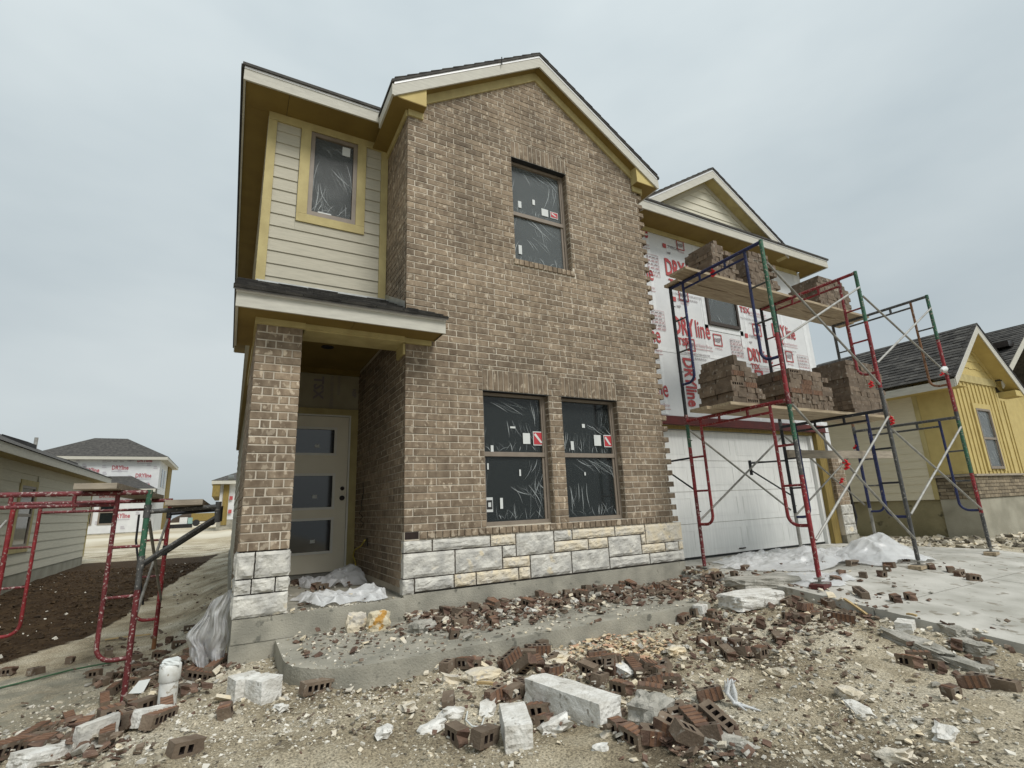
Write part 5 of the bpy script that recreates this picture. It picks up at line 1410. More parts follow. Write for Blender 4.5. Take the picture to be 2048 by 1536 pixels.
# ---- far behind, half hidden by the brick house
fh_ = thing('distant_house', (1.0, 39, -0.2), 'distant unfinished house peeking out behind the left wall of the brick house', 'house')
MB().box(-2.15, 5, 35.5, 44, -0.4, 2.6).build('wall', WRAP, fh_)
MB().box(-2.2, 5, 35.45, 44, -0.9, 0.15).build('foundation', CONC, fh_)
bxp('corner_post', TREATED, fh_, -1.95, -1.6, 35.38, 35.48, -0.2, 2.5)
hip(fh_, -2.7, 5.5, 34.9, 44.6, 2.75, 1.5, 3.4); bxp('soffit_panel', TREATED, fh_, -2.6, -2.16, 35.0, 44.5, 1.7, 2.5)
for z in (0.55, 1.45): bxp('printed_mark', INKR, fh_, -1.95+.4, -1.95+.6, 35.36, 35.37, z, z+.25)

# ---- things on the bare field behind
rb = random.Random(3)
def mound(name, c, r, h, m, label, seed=1):
    mb = MB(); n, k = 16, 5; v = [(0, 0, h)]
    for j in range(1, k+1):
        for i in range(n):
            a = 2*math.pi*i/n; rr = j/k*(1+0.25*mnoise.noise(Vector((math.cos(a)*1.5, math.sin(a)*1.5, seed))))
            v.append((math.cos(a)*rr*r[0], math.sin(a)*rr*r[1], h*(1-(j/k)**1.6)*(1+.3*mnoise.noise(Vector((i, j, seed)))) if j < k else -0.3))
    f = [(0, 1+i, 1+(i+1) % n) for i in range(n)] + [(1+(j-1)*n+i, 1+j*n+i, 1+j*n+(i+1) % n, 1+(j-1)*n+(i+1) % n) for j in range(1, k) for i in range(n)]
    mb.add(v, f, 0, True)
    return mb.build(name, m, None, loc=c, label=label, category='dirt pile')
DARKS = mat('dark_spoil', (0.04, 0.028, 0.018), (0.07, 0.05, 0.032), scale=1.5, rough=0.95)
p_ = at(376, 1040, y=85); mound('dirt_pile', (p_[0], 85, p_[2]), (2.6, 2.0), 1.0, DARKS, 'dark heap of spoil on the pale field far behind the left scaffold', 5)
p_ = at(400, 1056, y=62); tr = thing('equipment_trailer', (p_[0], 62, g(p_[0], 62)), 'brown slatted trailer parked on the pale field in the distance', 'trailer')
tz = g(p_[0], 62)
MB().box(p_[0]-.9, p_[0]+1.6, 61.4, 62.6, tz+.55, tz+1.35).build('bed', TREATED, tr)
for dx in (-.4, 1.1): MB().tube([(p_[0]+dx, 61.35, tz+.35), (p_[0]+dx, 61.6, tz+.35)], 0.35, 12).build('wheel', BLACK, tr)
p_ = at(360, 1062, y=52); tz = g(p_[0], 52)
pl = thing('pallet_stack', (p_[0], 52, tz), 'low dark pallet stack wrapped in pale film on the far field', 'pallet stack')
MB().box(p_[0]-1.3, p_[0]+.9, 51.5, 52.5, tz, tz+.35).build('pallets', BLACK, pl)
MB().box(p_[0]-.1, p_[0]+.5, 51.6, 52.4, tz+.352, tz+.95).build('bundle', TAPE, pl); MB().box(p_[0]+.55, p_[0]+.88, 51.6, 52.4, tz+.352, tz+.9).build('bundle', mat('teal_wrap', (.25, .40, .38), (.3, .45, .42)), pl)
# ================================================================== RUBBLE AND LITTER
WOUT = walk_outline()
def surf(x, y):
    z = gz(x, y)
    if -1.2 < x < 2.8 and -1.4 < y < 0 and inside((x, y), WOUT): z = max(z, WZ)
    if -1.45 < x < 0.0 and -0.07 < y < 2.3: z = max(z, -0.612)
    if 3.72 < x < 8.95 and y < 1.1: z = max(z, drive_z(y))
    return z
def hit(px, py):
    d = ray(px, py); t, st = 0.6, 0.015
    while t < 30:
        p = CAM + d*t
        sz_ = surf(p[0], p[1])
        if p[2] < sz_:
            if sz_-p[2] > 0.035: p = CAM + d*(t-4*st); sz_ = surf(p[0], p[1])     # met a vertical kerb: stay in front of it
            return Vector((p[0], p[1], sz_))
        t += st
    return Vector(CAM + d*30)
LM = [('the long white block', hit(1140, 1420)), ('the white pipe', hit(335, 1410)), ('the two pale stone cubes', hit(510, 1400)), ('the grey rounded chunk', hit(1305, 1450)),
      ('the front door', Vector((-.6, 1.2, -.61))), ('the rounded walkway end', hit(600, 1310)), ('the left end of the stonework', Vector((0, -.1, -.8))),
      ('the right end of the stonework', Vector((3.7, -.2, -.8))), ('the middle of the stonework', Vector((1.8, -.3, -.8))), ('the grey broken slab', hit(1850, 1300)),
      ('the left front scaffold pad', Vector((4.04, -1.64, -.75))), ('the middle front scaffold pad', Vector((6.17, -1.64, -.75))), ('the white plastic heap', hit(1775, 1125)),
      ('the rough white walkway block', hit(1500, 1205)), ('the twisted plastic scrap', hit(1465, 1420)), ('the picture bottom left corner', hit(60, 1500)), ('the near red scaffold post', hit(250, 1400))]
ORD = ['', 'second ', 'third ', 'fourth ', 'fifth ', 'sixth ', 'seventh ', 'eighth ', 'ninth ', 'tenth ']
PIECE = {'full': 'whole brick', 'big': 'long broken brick', 'half': 'broken half brick', 'half2': 'three-core broken brick', 'bit': 'small brick fragment'}
SIDE = {'u': 'cores up', 's': 'scored back up', 'f': 'smooth face up'}
loose = []
rl = random.Random(21)
def drop(p, kind, side, yaw=None, tilt=None, lift=0.0):
    loose.append([Vector(p), kind, side, rl.uniform(0, 6.28) if yaw is None else yaw, rl.uniform(-.22, .22) if tilt is None else tilt, lift])
def crop(ox, oy, items):
    for zx, zy, kind, side in items: drop(hit(ox+zx/3.938, oy+zy/3.938), kind, side)
F_, G_, H_, T_, B_ = 'full', 'big', 'half', 'half2', 'bit'
crop(840, 1120, [(385, 300, F_, 'u'), (255, 400, G_, 'u'), (120, 450, G_, 'u'), (60, 390, B_, 'f'), (170, 510, H_, 'f'), (310, 520, H_, 'u'), (330, 450, F_, 'f'), (460, 415, B_, 's'), (515, 430, H_, 'f'),
    (620, 385, H_, 's'), (790, 270, B_, 's'), (985, 320, T_, 'u'), (1070, 375, H_, 's'), (1100, 280, H_, 'f'), (1270, 300, H_, 'f'), (1370, 235, G_, 'u'), (1440, 305, T_, 's'), (1560, 270, H_, 's'), (1640, 310, H_, 'u'),
    (910, 270, B_, 'f'), (720, 280, B_, 'u'), (270, 620, B_, 's'), (580, 515, B_, 's'), (560, 470, B_, 'f'),
    (215, 830, H_, 'u'), (350, 860, H_, 's'), (440, 855, B_, 's'), (850, 790, H_, 'f'), (930, 740, G_, 'u'), (960, 670, B_, 'f'), (1040, 830, T_, 'u'), (930, 860, H_, 's'), (1060, 910, H_, 'u'),
    (600, 1110, T_, 'u'), (810, 1040, G_, 'u'), (730, 1090, H_, 'f'), (225, 1170, H_, 'f'), (1430, 850, F_, 's'), (1510, 830, T_, 's'), (1330, 900, H_, 'f'), (1420, 980, H_, 'u'), (1590, 1050, T_, 's'),
    (1690, 900, F_, 's'), (1790, 910, H_, 's'), (1840, 1000, H_, 'u'), (1900, 930, B_, 's'), (1970, 1000, T_, 's'), (1820, 1080, T_, 's'), (940, 1245, T_, 's'), (510, 1450, T_, 'f'), (290, 1430, H_, 'f'),
    (985, 1335, B_, 's'), (1690, 1455, H_, 's'), (1850, 1440, T_, 'u'), (2000, 1400, T_, 's'), (2020, 1280, H_, 'u'), (1560, 1380, B_, 's')])
crop(1180, 1080, [(820, 605, H_, 'f'), (740, 630, H_, 's'), (970, 615, B_, 's'), (955, 700, T_, 's'), (1180, 750, H_, 'u'), (920, 820, T_, 'u'), (1000, 850, B_, 's'), (1145, 850, H_, 'f'), (1200, 920, H_, 'u'),
    (1090, 930, H_, 'f'), (1345, 915, H_, 's'), (1495, 820, H_, 'f'), (1350, 690, B_, 's'), (950, 1270, T_, 'u'), (860, 1490, T_, 's'), (690, 1420, H_, 'u'), (830, 1430, H_, 'u'), (640, 1500, T_, 's'),
    (1560, 640, B_, 'f'), (1690, 650, T_, 's'), (1700, 555, T_, 'u'), (1880, 525, H_, 'u'), (1770, 635, H_, 's'), (1640, 505, T_, 'f'), (600, 395, H_, 'f'), (560, 330, H_, 'f'), (640, 430, B_, 's'), (700, 385, H_, 's'),
    (480, 440, B_, 's'), (600, 275, F_, 'f'), (700, 305, B_, 's'), (880, 250, H_, 's'), (900, 345, B_, 's'), (960, 365, B_, 'f'), (1010, 325, H_, 's'), (820, 365, B_, 's'), (1350, 340, H_, 's'), (1410, 350, B_, 's'),
    (1225, 240, H_, 'f'), (1480, 220, H_, 'f'), (1140, 290, B_, 's'), (430, 350, H_, 's'), (330, 330, B_, 's'), (770, 250, B_, 'f')])
crop(1528, 1060, [(110, 300, T_, 'f'), (610, 365, T_, 'u'), (570, 415, T_, 's'), (700, 280, F_, 'f'), (770, 250, H_, 'f'), (785, 375, B_, 'u'), (990, 295, H_, 'u'), (970, 325, B_, 's'), (935, 370, B_, 'f'),
    (1120, 248, B_, 's'), (1320, 310, B_, 'f'), (1475, 335, H_, 's'), (1545, 365, H_, 'f'), (1660, 400, H_, 's'), (770, 525, F_, 'u'), (1040, 570, B_, 's'), (1155, 552, B_, 's'), (690, 160, F_, 'f'), (790, 155, B_, 's'),
    (1240, 245, B_, 'f'), (200, 590, T_, 'u'), (600, 710, F_, 'u'), (290, 730, H_, 'f'), (1530, 945, H_, 's'), (1660, 1240, T_, 'u'), (1820, 1250, F_, 'u'), (1750, 1110, H_, 's'), (1150, 1075, T_, 's'),
    (1235, 1045, T_, 's'), (1375, 1120, B_, 'f'), (1490, 1335, B_, 's'), (410, 300, F_, 'f')])
crop(0, 1150, [(280, 780, T_, 'u'), (550, 695, B_, 's'), (855, 630, H_, 'u'), (60, 785, H_, 's'), (740, 805, H_, 's'), (820, 1030, F_, 's'), (790, 870, T_, 'f'), (880, 830, H_, 'f'), (1060, 670, H_, 'u'),
    (1250, 650, H_, 's'), (1490, 440, H_, 'f'), (1400, 570, H_, 's'), (1330, 535, B_, 's'), (1530, 570, B_, 's'), (1500, 630, H_, 's'), (1600, 570, H_, 'f'), (1450, 710, H_, 's'), (1550, 730, T_, 'u'), (1620, 650, T_, 's'),
    (1690, 760, F_, 's'), (1720, 700, T_, 's'), (1500, 800, H_, 's'), (1590, 830, F_, 's'), (1170, 800, H_, 'u'), (1060, 770, T_, 's'), (1130, 900, H_, 'f'), (900, 930, T_, 's'), (1020, 1030, H_, 'f'), (1120, 1070, T_, 'f'),
    (1440, 940, H_, 'f'), (840, 1290, F_, 's'), (1000, 1160, H_, 'u'), (960, 1230, T_, 'f'), (870, 1140, H_, 's'), (1250, 1180, F_, 's'), (1310, 1090, H_, 's'), (430, 1240, F_, 's'), (250, 1290, F_, 's'), (120, 1390, T_, 's'),
    (200, 1410, F_, 's'), (320, 1320, T_, 'f'), (650, 1250, H_, 's'), (1450, 1420, T_, 'f'), (1770, 1125, B_, 's'), (1310, 720, H_, 's'), (1010, 880, H_, 's'), (330, 1400, T_, 's'), (60, 1440, F_, 's'), (540, 1170, H_, 's')])
for _ in range(34):       # more of the heap along the stone base
    drop_p = (rl.uniform(0.25, 3.7), -0.08-abs(rl.gauss(0, .28)), 0); drop((drop_p[0], drop_p[1], surf(*drop_p[:2])), rl.choice((H_, H_, T_, B_)), rl.choice('usf'), lift=rl.uniform(0, .05))
drop(hit(638, 1385), F_, 'f', yaw=0.35, tilt=0.1)
for px, py, k, s in ((592, 1170, T_, 'u'), (607, 1168, T_, 'u'), (632, 1178, H_, 'f'), (645, 1180, H_, 'f'), (588, 1120, F_, 'f'), (745, 1160, H_, 's'), (770, 1172, H_, 's')): drop(hit(px, py), k, s, tilt=0)
for px, py in ((1392, 1478), (1418, 1496), (1362, 1470), (1345, 1488), (1408, 1458), (1440, 1470), (1378, 1502), (1300, 1350), (1270, 1332), (1330, 1352), (1222, 1345), (1195, 1322), (1020, 1338), (1050, 1352)):
    drop(hit(px, py), rl.choice((T_, T_, G_, H_)), rl.choice('uus'), tilt=rl.uniform(-.6, .6), lift=rl.uniform(0, .03))
# the brick leaning on another on the driveway
tot = []
for p, kind, side, yaw, tilt, lift in loose:
    R_ = Matrix.Rotation(yaw, 4, 'Z') @ Matrix.Rotation(tilt, 4, 'Y') @ Matrix.Rotation(tilt*0.7, 4, 'X')
    h = BH/2
    if side == 's': R_ = R_ @ Matrix.Rotation(math.pi/2, 4, 'X'); h = BW/2
    elif side == 'f': R_ = R_ @ Matrix.Rotation(-math.pi/2, 4, 'X'); h = BW/2
    L = {'full': BL, 'big': .19, 'half': .125, 'half2': .14, 'bit': .075}[kind]
    near = min(LM, key=lambda q: (q[1]-p).length)
    M4 = Matrix.Translation((p.x, p.y, p.z+h-0.006+abs(tilt)*L*0.22+lift)) @ R_
    tot.append((near[0], kind, side, (near[1]-p).length, M4))
tot.sort(key=lambda q: q[3])
cnt = {}
for nm, kind, side, d, M4 in tot:
    k = cnt.get((nm, kind, side), 0); cnt[(nm, kind, side)] = k+1
    link('brick', bmesh_(kind), None, mw=M4, label=f"{PIECE[kind]} with {SIDE[side]}, {ORD[min(k, 9)]}nearest to {nm}", category='brick', group='loose bricks near '+nm)

# ---- rough stones and concrete lumps
def chunk(L, W, H, seed, rough=0.12, n=5, boxy=0.75):
    mb = MB(); idx = {}; vs = []
    def vid(i, j, k):
        key = (i, j, k)
        if key not in idx:
            x, y, z = (2*i/n-1), (2*j/n-1), (2*k/n-1)
            q = Vector((x, y, z)); s = q.normalized()*1.15
            q = q*boxy + s*(1-boxy)
            d = 1 + rough*mnoise.noise(Vector((x*1.7+seed*7.1, y*1.7, z*1.7))) + rough*0.6*mnoise.noise(Vector((x*4+seed, y*4, z*4)))
            idx[key] = len(vs); vs.append((q.x*d*L/2, q.y*d*W/2, q.z*d*H/2))
        return idx[key]
    fs = []
    for a in range(n):
        for b in range(n):
            for s in (0, n):
                for f in (((s, a, b), (s, a+1, b), (s, a+1, b+1), (s, a, b+1)), ((a, s, b), (a, s, b+1), (a+1, s, b+1), (a+1, s, b)), ((a, b, s), (a+1, b, s), (a+1, b+1, s), (a, b+1, s))):
                    q = [vid(*v) for v in f]; fs.append(tuple(q if s else reversed(q)))
    return mb.add(vs, fs)
def rock(name, px, py, L, W, H, yaw, m, label, cat, seed, tilt=0.0, sink=0.02, **kw):
    p = hit(px, py)
    M4 = Matrix.Translation((p.x, p.y, p.z+H/2-sink)) @ Matrix.Rotation(yaw, 4, 'Z') @ Matrix.Rotation(tilt, 4, 'Y')
    return chunk(L, W, H, seed, **kw).build(name, m, None, mw=M4, label=label, category=cat)
a, b = hit(1078, 1405), hit(1205, 1450)
yaw1 = math.atan2(b.y-a.y, b.x-a.x)
SQ = dict(rough=0.05, boxy=0.97, n=7)
rock('limestone_block', 1142, 1432, 0.60, 0.17, 0.17, yaw1, LIMEW, 'long white limestone block lying across the foreground rubble', 'stone block', 1, **SQ)
rock('limestone_block', 1032, 1478, 0.30, 0.135, 0.135, math.radians(68), LIMEW, 'white squared stone with drill line, in front of the long white block', 'stone block', 2, **SQ)
rock('limestone_block', 487, 1392, 0.16, 0.15, 0.14, 0.3, LIMEW, 'left one of two pale cubes of stone below the porch corner', 'stone block', 3, **SQ)
rock('limestone_block', 525, 1402, 0.15, 0.16, 0.15, 0.6, LIMEW, 'right one of two pale cubes of stone below the porch corner', 'stone block', 4, **SQ)
rock('limestone_block', 1503, 1208, 0.62, 0.30, 0.13, -0.05, LIMEW, 'large rough white block at the end of the walkway', 'stone block', 5, rough=0.12, boxy=0.9)
rock('stone_slab', 1525, 1170, 0.72, 0.35, 0.10, -0.25, CONCG, 'flat pale stone slab half on the white plastic by the left scaffold frame', 'stone slab', 6, rough=0.12, boxy=0.9)
rock('concrete_chunk', 1305, 1448, 0.24, 0.20, 0.15, 0.4, CONCG, 'grey rounded concrete chunk right of the long white block', 'concrete chunk', 7, rough=0.3, boxy=0.35, n=7)
a, b = hit(1765, 1272), hit(1955, 1352)
yaw2 = math.atan2(b.y-a.y, b.x-a.x)
rock('concrete_slab', 1835, 1296, 0.60, 0.13, 0.075, yaw2, CONCG, 'longest grey broken concrete slab in the dirt beside the driveway', 'concrete slab', 8, tilt=0.06, rough=0.30, boxy=0.8, n=9)
rock('concrete_slab', 1925, 1335, 0.36, 0.12, 0.07, yaw2+.1, CONCG, 'second broken concrete slab touching the lower end of the longest one', 'concrete slab', 9, rough=0.16, boxy=0.85, n=7)
rock('concrete_slab', 1945, 1300, 0.28, 0.13, 0.08, yaw2, CONCG, 'broken concrete slab between the longest slab and the driveway edge', 'concrete slab', 10, rough=0.2, boxy=0.8, n=7)
rock('concrete_slab', 1912, 1266, 0.24, 0.12, 0.08, yaw2-.2, CONCG, 'small concrete slab resting against the driveway edge', 'concrete slab', 11, rough=0.2, boxy=0.8, n=7)
rock('limestone_block', 1812, 1258, 0.20, 0.12, 0.08, 0.3, LIMEW, 'small white stone standing behind the grey broken slab', 'stone block', 12, **SQ)
rock('mortar_lump', 1450, 1500, 0.24, 0.10, 0.07, 2.2, CONCG, 'drooping lump of set mortar under the torn plastic scrap', 'mortar lump', 13, rough=0.35, boxy=0.4, n=7)
rock('limestone_block', 305, 1443, 0.20, 0.10, 0.09, 0.9, LIMEW, 'white stone leaning against the foot of the pipe', 'stone block', 15, tilt=.2, **SQ)
rock('stone_slab', 190, 1490, 0.20, 0.05, 0.14, 0.75, LIME, 'upright pale slab among bricks at the lower left', 'stone slab', 16, **SQ)
rock('stone_slab', 110, 1508, 0.34, 0.14, 0.06, 0.8, LIMEW, 'flat white slab at the bottom left edge of the rubble', 'stone slab', 17, tilt=.15, **SQ)
rock('stone_slab', 198, 1460, 0.22, 0.12, 0.05, 0.9, LIMEW, 'white slab behind the upright slab at the lower left', 'stone slab', 18, tilt=-.2, rough=.12, boxy=.9)
rock('stone', 712, 1262, 0.17, 0.10, 0.16, 0.2, LIMEC, 'cream stone leaning on the porch edge left of the rusty stone', 'stone', 19, rough=.25, boxy=.6)
rock('stone', 757, 1260, 0.18, 0.12, 0.17, 0.1, mat('rusty_limestone', (.60, .54, .40), (.56, .48, .33), scale=12, rough=.9, bump=.8, c3=(.46, .25, .06), c3scale=9, c3pos=.56), 'stone with a rust-orange stain on the walkway below the porch', 'stone', 20, rough=.25, boxy=.6)
rock('concrete_chunk', 845, 1262, 0.20, 0.14, 0.10, 0.4, CONCG, 'grey wedge of concrete in the middle of the walkway rubble', 'concrete chunk', 21, rough=.25, boxy=.7)
rock('limestone_block', 1402, 1232, 0.12, 0.10, 0.12, 0.3, LIMEW, 'white cube of stone against the walkway kerb', 'stone block', 22, **SQ)
rock('concrete_chunk', 965, 1358, 0.24, 0.16, 0.07, 0.1, LIMEC, 'flat tan lump of mortar left of the upright cored brick', 'concrete chunk', 23, rough=.25, boxy=.7)
rock('concrete_chunk', 1115, 1320, 0.30, 0.18, 0.05, 0.5, LIMEC, 'thin tan crust of mortar behind the long white block', 'concrete chunk', 24, rough=.25, boxy=.7)
SH = [(1022, 1222, .09, 'beside the heap at the middle of the stone base'), (1062, 1224, .09, 'pointing down on the walkway'), (1148, 1205, .09, 'against the heap below the right window'), (1352, 1308, .11, 'triangular, right of the wood shavings'),
      (905, 1440, .12, 'curled, left of the squared stone'), (975, 1428, .11, 'thin and pointed, left of the squared stone'), (815, 1422, .10, 'on the gravel in the left foreground'), (1110, 1462, .12, 'right of the squared stone'),
      (1250, 1350, .12, 'between two cored bricks behind the long block'), (905, 1368, .12, 'left of the tan mortar lump'), (865, 1462, .10, 'at the front left of the gravel'), (770, 1470, .09, 'low in the middle of the gravel'),
      (880, 1338, .07, 'below the walkway kerb'), (1460, 1292, .10, 'on the gravel left of the mortar mound'), (1720, 1430, .10, 'on the bare gravel in the right foreground'), (1700, 1395, .11, 'cream coloured, on the right foreground gravel'),
      (560, 1420, .08, 'next to the two pale cubes'), (1200, 1500, .06, 'in the gravel below the long block'), (1790, 1520, .10, 'near the bottom right corner'), (1890, 1475, .10, 'rightmost on the foreground gravel'),
      (1372, 1296, .05, 'tiny, right of the triangular shard'), (1555, 1350, .10, 'left of the bare gravel patch')]
for i, (px, py, s, where) in enumerate(SH):
    rock('stone_shard', px, py, s*1.3, s*.8, s*.5, rl.uniform(0, 6), LIMEW if i % 3 else LIMEC, 'white stone shard '+where, 'stone shard', 30+i, tilt=rl.uniform(-.3, .3), rough=.45, boxy=.45, n=3, sink=.01)

# ---- loose chips and gravel: too many to count
def scatter(name, pts, sizes, mats_idx, mats, label, cat, seed, flat=0.6):
    r = np.random.default_rng(seed); n = len(pts)
    cube = np.array([(x, y, z) for z in (-1, 1) for x, y in ((-1, -1), (1, -1), (1, 1), (-1, 1))], float)*0.5
    ff = np.array([(0, 3, 2, 1), (4, 5, 6, 7), (0, 1, 5, 4), (1, 2, 6, 5), (2, 3, 7, 6), (3, 0, 4, 7)])
    V = np.zeros((n, 8, 3)); s = np.asarray(sizes)
    c = cube[None]*(1+r.uniform(-.45, .25, (n, 8, 3)))
    sc_ = np.stack([s*r.uniform(.7, 1.5, n), s*r.uniform(.6, 1.1, n), s*flat*r.uniform(.5, 1.1, n)], 1)
    c = c*sc_[:, None]
    for ax in (0, 1):
        a = r.uniform(-.5, .5, n); ca, sa_ = np.cos(a)[:, None], np.sin(a)[:, None]; u, w = (1, 2) if ax == 0 else (0, 2)
        cu, cw = c[..., u].copy(), c[..., w].copy(); c[..., u] = cu*ca-cw*sa_; c[..., w] = cu*sa_+cw*ca
    a = r.uniform(0, 6.28, n); ca, sa_ = np.cos(a)[:, None], np.sin(a)[:, None]
    cx, cy = c[..., 0].copy(), c[..., 1].copy(); c[..., 0] = cx*ca-cy*sa_; c[..., 1] = cx*sa_+cy*ca
    V = c+np.asarray(pts)[:, None]
    F = (ff[None]+(np.arange(n)*8)[:, None, None]).reshape(-1, 4)
    me = bpy.data.meshes.new(name)
    me.vertices.add(n*8); me.vertices.foreach_set('co', V.reshape(-1))
    me.loops.add(n*24); me.loops.foreach_set('vertex_index', F.reshape(-1).astype(np.int32))
    me.polygons.add(n*6); me.polygons.foreach_set('loop_start', np.arange(0, n*24, 4, dtype=np.int32)); me.polygons.foreach_set('loop_total', np.full(n*6, 4, dtype=np.int32))
    for m in mats: me.materials.append(m)
    me.polygons.foreach_set('material_index', np.repeat(np.asarray(mats_idx, dtype=np.int32), 6))
    me.polygons.foreach_set('use_smooth', np.zeros(n*6, dtype=bool)); me.update(); me.validate()
    at_ = me.attributes.new('rnd', 'FLOAT', 'POINT'); at_.data.foreach_set('value', np.repeat(r.random(n), 8))
    return link(name, me, None, kind='stuff', label=label, category=cat)
GR1 = mat('gravel_cream', (0.56, 0.515, 0.42), (0.45, 0.41, 0.32), scale=20, rough=.95, rnd=.3)
GR2 = mat('gravel_tan', (0.37, 0.33, 0.25), (0.28, 0.25, 0.185), scale=20, rough=.95, rnd=.3)
GR3 = mat('gravel_white', (0.68, 0.65, 0.58), (0.58, 0.55, 0.47), scale=20, rough=.95, rnd=.2)
GR4 = mat('gravel_dark', (0.16, 0.14, 0.105), (0.11, 0.095, 0.075), scale=20, rough=.95, rnd=.3)
rg = random.Random(5)
pts, sz, mi = [], [], []
def dens(x, y): return 0.42+1.3*mnoise.noise(Vector((x*1.1, y*1.1, 2.2)))+0.5*mnoise.noise(Vector((x*3.5, y*3.5, 5.2)))
while len(pts) < 34000:      # sampled so that the near ground is densest
    rr = 1.2+5.5*rg.random()**1.3; a = rg.uniform(-0.75, 1.25)
    x, y = CAM[0]+rr*math.sin(a), CAM[1]+rr*math.cos(a)
    if y > 0.1 and x > -1.5: continue
    if x > 3.7 or inside((x, y), WOUT) and rg.random() < .8: continue
    if rg.random() > dens(x, y): continue
    s = min(0.034, 0.0035+0.0042*rg.expovariate(1.0))*(0.72+rr*0.13)
    pts.append((x, y, surf(x, y)+s*0.10)); sz.append(s); mi.append(rg.choices((0, 1, 2, 3), (4, 4, 3.2, 1.6))[0])
scatter('gravel', pts, sz, mi, [GR1, GR2, GR3, GR4], 'pale limestone gravel scattered over the foreground dirt', 'gravel', 1)
pts, sz, mi = [], [], []
def rubble(n, f, smin, smax, w=(5, 3, 2, 1)):
    for _ in range(n):
        x, y = f(); s = rg.uniform(smin, smax)*(.5+rg.random()); pts.append((x, y, surf(x, y)+s*.2+rg.random()**3*.05)); sz.append(s); mi.append(rg.choices((0, 1, 2, 3), w)[0])
rubble(3600, lambda: (rg.uniform(0.0, 3.8), -0.03-abs(rg.gauss(0, .36))), .012, .055, (5, 4, 2, 2)); rubble(700, lambda: (rg.uniform(-1.0, 3.2), rg.uniform(-1.25, -.1)), .004, .018, (3, 3, 4, 3))
rubble(260, lambda: (rg.uniform(-1.0, 1.2), rg.uniform(-1.0, -.15)), .01, .04)
rubble(350, lambda: (rg.gauss(3.5, .5), rg.gauss(-1.0, .5)), .012, .05)
def near_px(cx, cy, sx, sy):
    def f():
        p = hit(rg.gauss(cx, sx), rg.gauss(cy, sy)); return p.x, p.y
    return f
rubble(420, near_px(330, 1350, 60, 28), .015, .06, (6, 4, 1, 1)); rubble(300, near_px(120, 1490, 80, 25), .012, .045, (6, 3, 1, 1)); rubble(900, near_px(1200, 1370, 150, 50), .006, .035, (4, 3, 5, 2)); rubble(700, near_px(1500, 1280, 130, 45), .006, .032, (4, 3, 5, 2)); rubble(500, near_px(800, 1420, 180, 45), .005, .022, (2, 2, 6, 2)); rubble(600, near_px(1700, 1420, 200, 60), .005, .024, (1, 1, 6, 3))
rubble(220, near_px(1480, 1270, 70, 30), .012, .045, (5, 3, 3, 1)); rubble(200, near_px(1650, 1240, 60, 18), .012, .045); rubble(150, near_px(1400, 1500, 60, 20), .012, .045, (4, 2, 2, 1)); rubble(120, near_px(1900, 1300, 60, 30), .012, .05, (2, 1, 2, 4))
rubble(120, lambda: (rg.uniform(4.0, 7.5), rg.uniform(-2.2, .8)), .008, .03); rubble(80, lambda: (rg.uniform(-1.0, -.1), rg.uniform(.0, 1.9)), .01, .035); rubble(160, near_px(390, 1200, 40, 50), .012, .04, (3, 2, 3, 2))
scatter('brick_rubble', pts, sz, mi, [CLAY, TAUPE, LIMEC, CONCG], 'crumbled brick and mortar chips strewn between the loose bricks', 'rubble', 2, flat=.42)
pts, sz, mi = [], [], []
for _ in range(520):
    p = hit(rg.gauss(1235, 55), rg.gauss(1305, 17)); s = rg.uniform(.012, .04); pts.append((p.x, p.y, p.z+.006+rg.random()*.02)); sz.append(s); mi.append(rg.choice((0, 0, 1, 2)))
WC = mat('wood_shaving', (.56, .46, .30), (.50, .38, .23), scale=20); WC2 = mat('wood_shaving_pale', (.66, .58, .44), (.6, .5, .36), scale=20); WC3 = mat('wood_shaving_pink', (.52, .33, .22), (.46, .28, .18), scale=20)
scatter('wood_shavings', pts, sz, mi, [WC, WC2, WC3], 'patch of orange wood shavings along the walkway kerb', 'wood shavings', 3, flat=.18)
pts, sz, mi = [], [], []
for _ in range(500):
    x, y = rg.uniform(9.3, 14.5), -0.5+rg.gauss(0, .8); s = rg.uniform(.03, .13); pts.append((x, y, gz(x, y)+s*.2)); sz.append(s); mi.append(rg.choices((0, 1, 2, 3), (4, 4, 2, 3))[0])
for _ in range(160):
    x, y = rg.uniform(9.2, 12.3), rg.uniform(-.4, 1.8); s = rg.uniform(.02, .08); pts.append((x, y, gz(x, y)+s*.2)); sz.append(s); mi.append(rg.choices((0, 1, 2, 3), (4, 4, 2, 3))[0])
scatter('spoil', pts, sz, mi, [GR1, GR2, LIMEC, GR4], 'stony spoil in the gap before the yellow neighbouring house', 'spoil', 4)

pts, sz, mi = [], [], []
while len(pts) < 6000:
    x, y = rg.uniform(-5.3, -1.6), rg.uniform(0.6, 13)
    if not inside((x, y), SOIL): continue
    s = min(.07, .008+.012*rg.expovariate(1.0)); pts.append((x, y, gz(x, y)+s*.15)); sz.append(s); mi.append(0 if rg.random() < .985 else 1)
SOILM = mat('soil_clod', (0.040, 0.024, 0.012), (0.075, 0.048, 0.024), scale=9, rough=.95, rnd=.35)
scatter('soil_clods', pts, sz, mi, [SOILM, GR3], 'dark brown clods of topsoil spread between the two houses on the left', 'soil', 6, flat=.95)

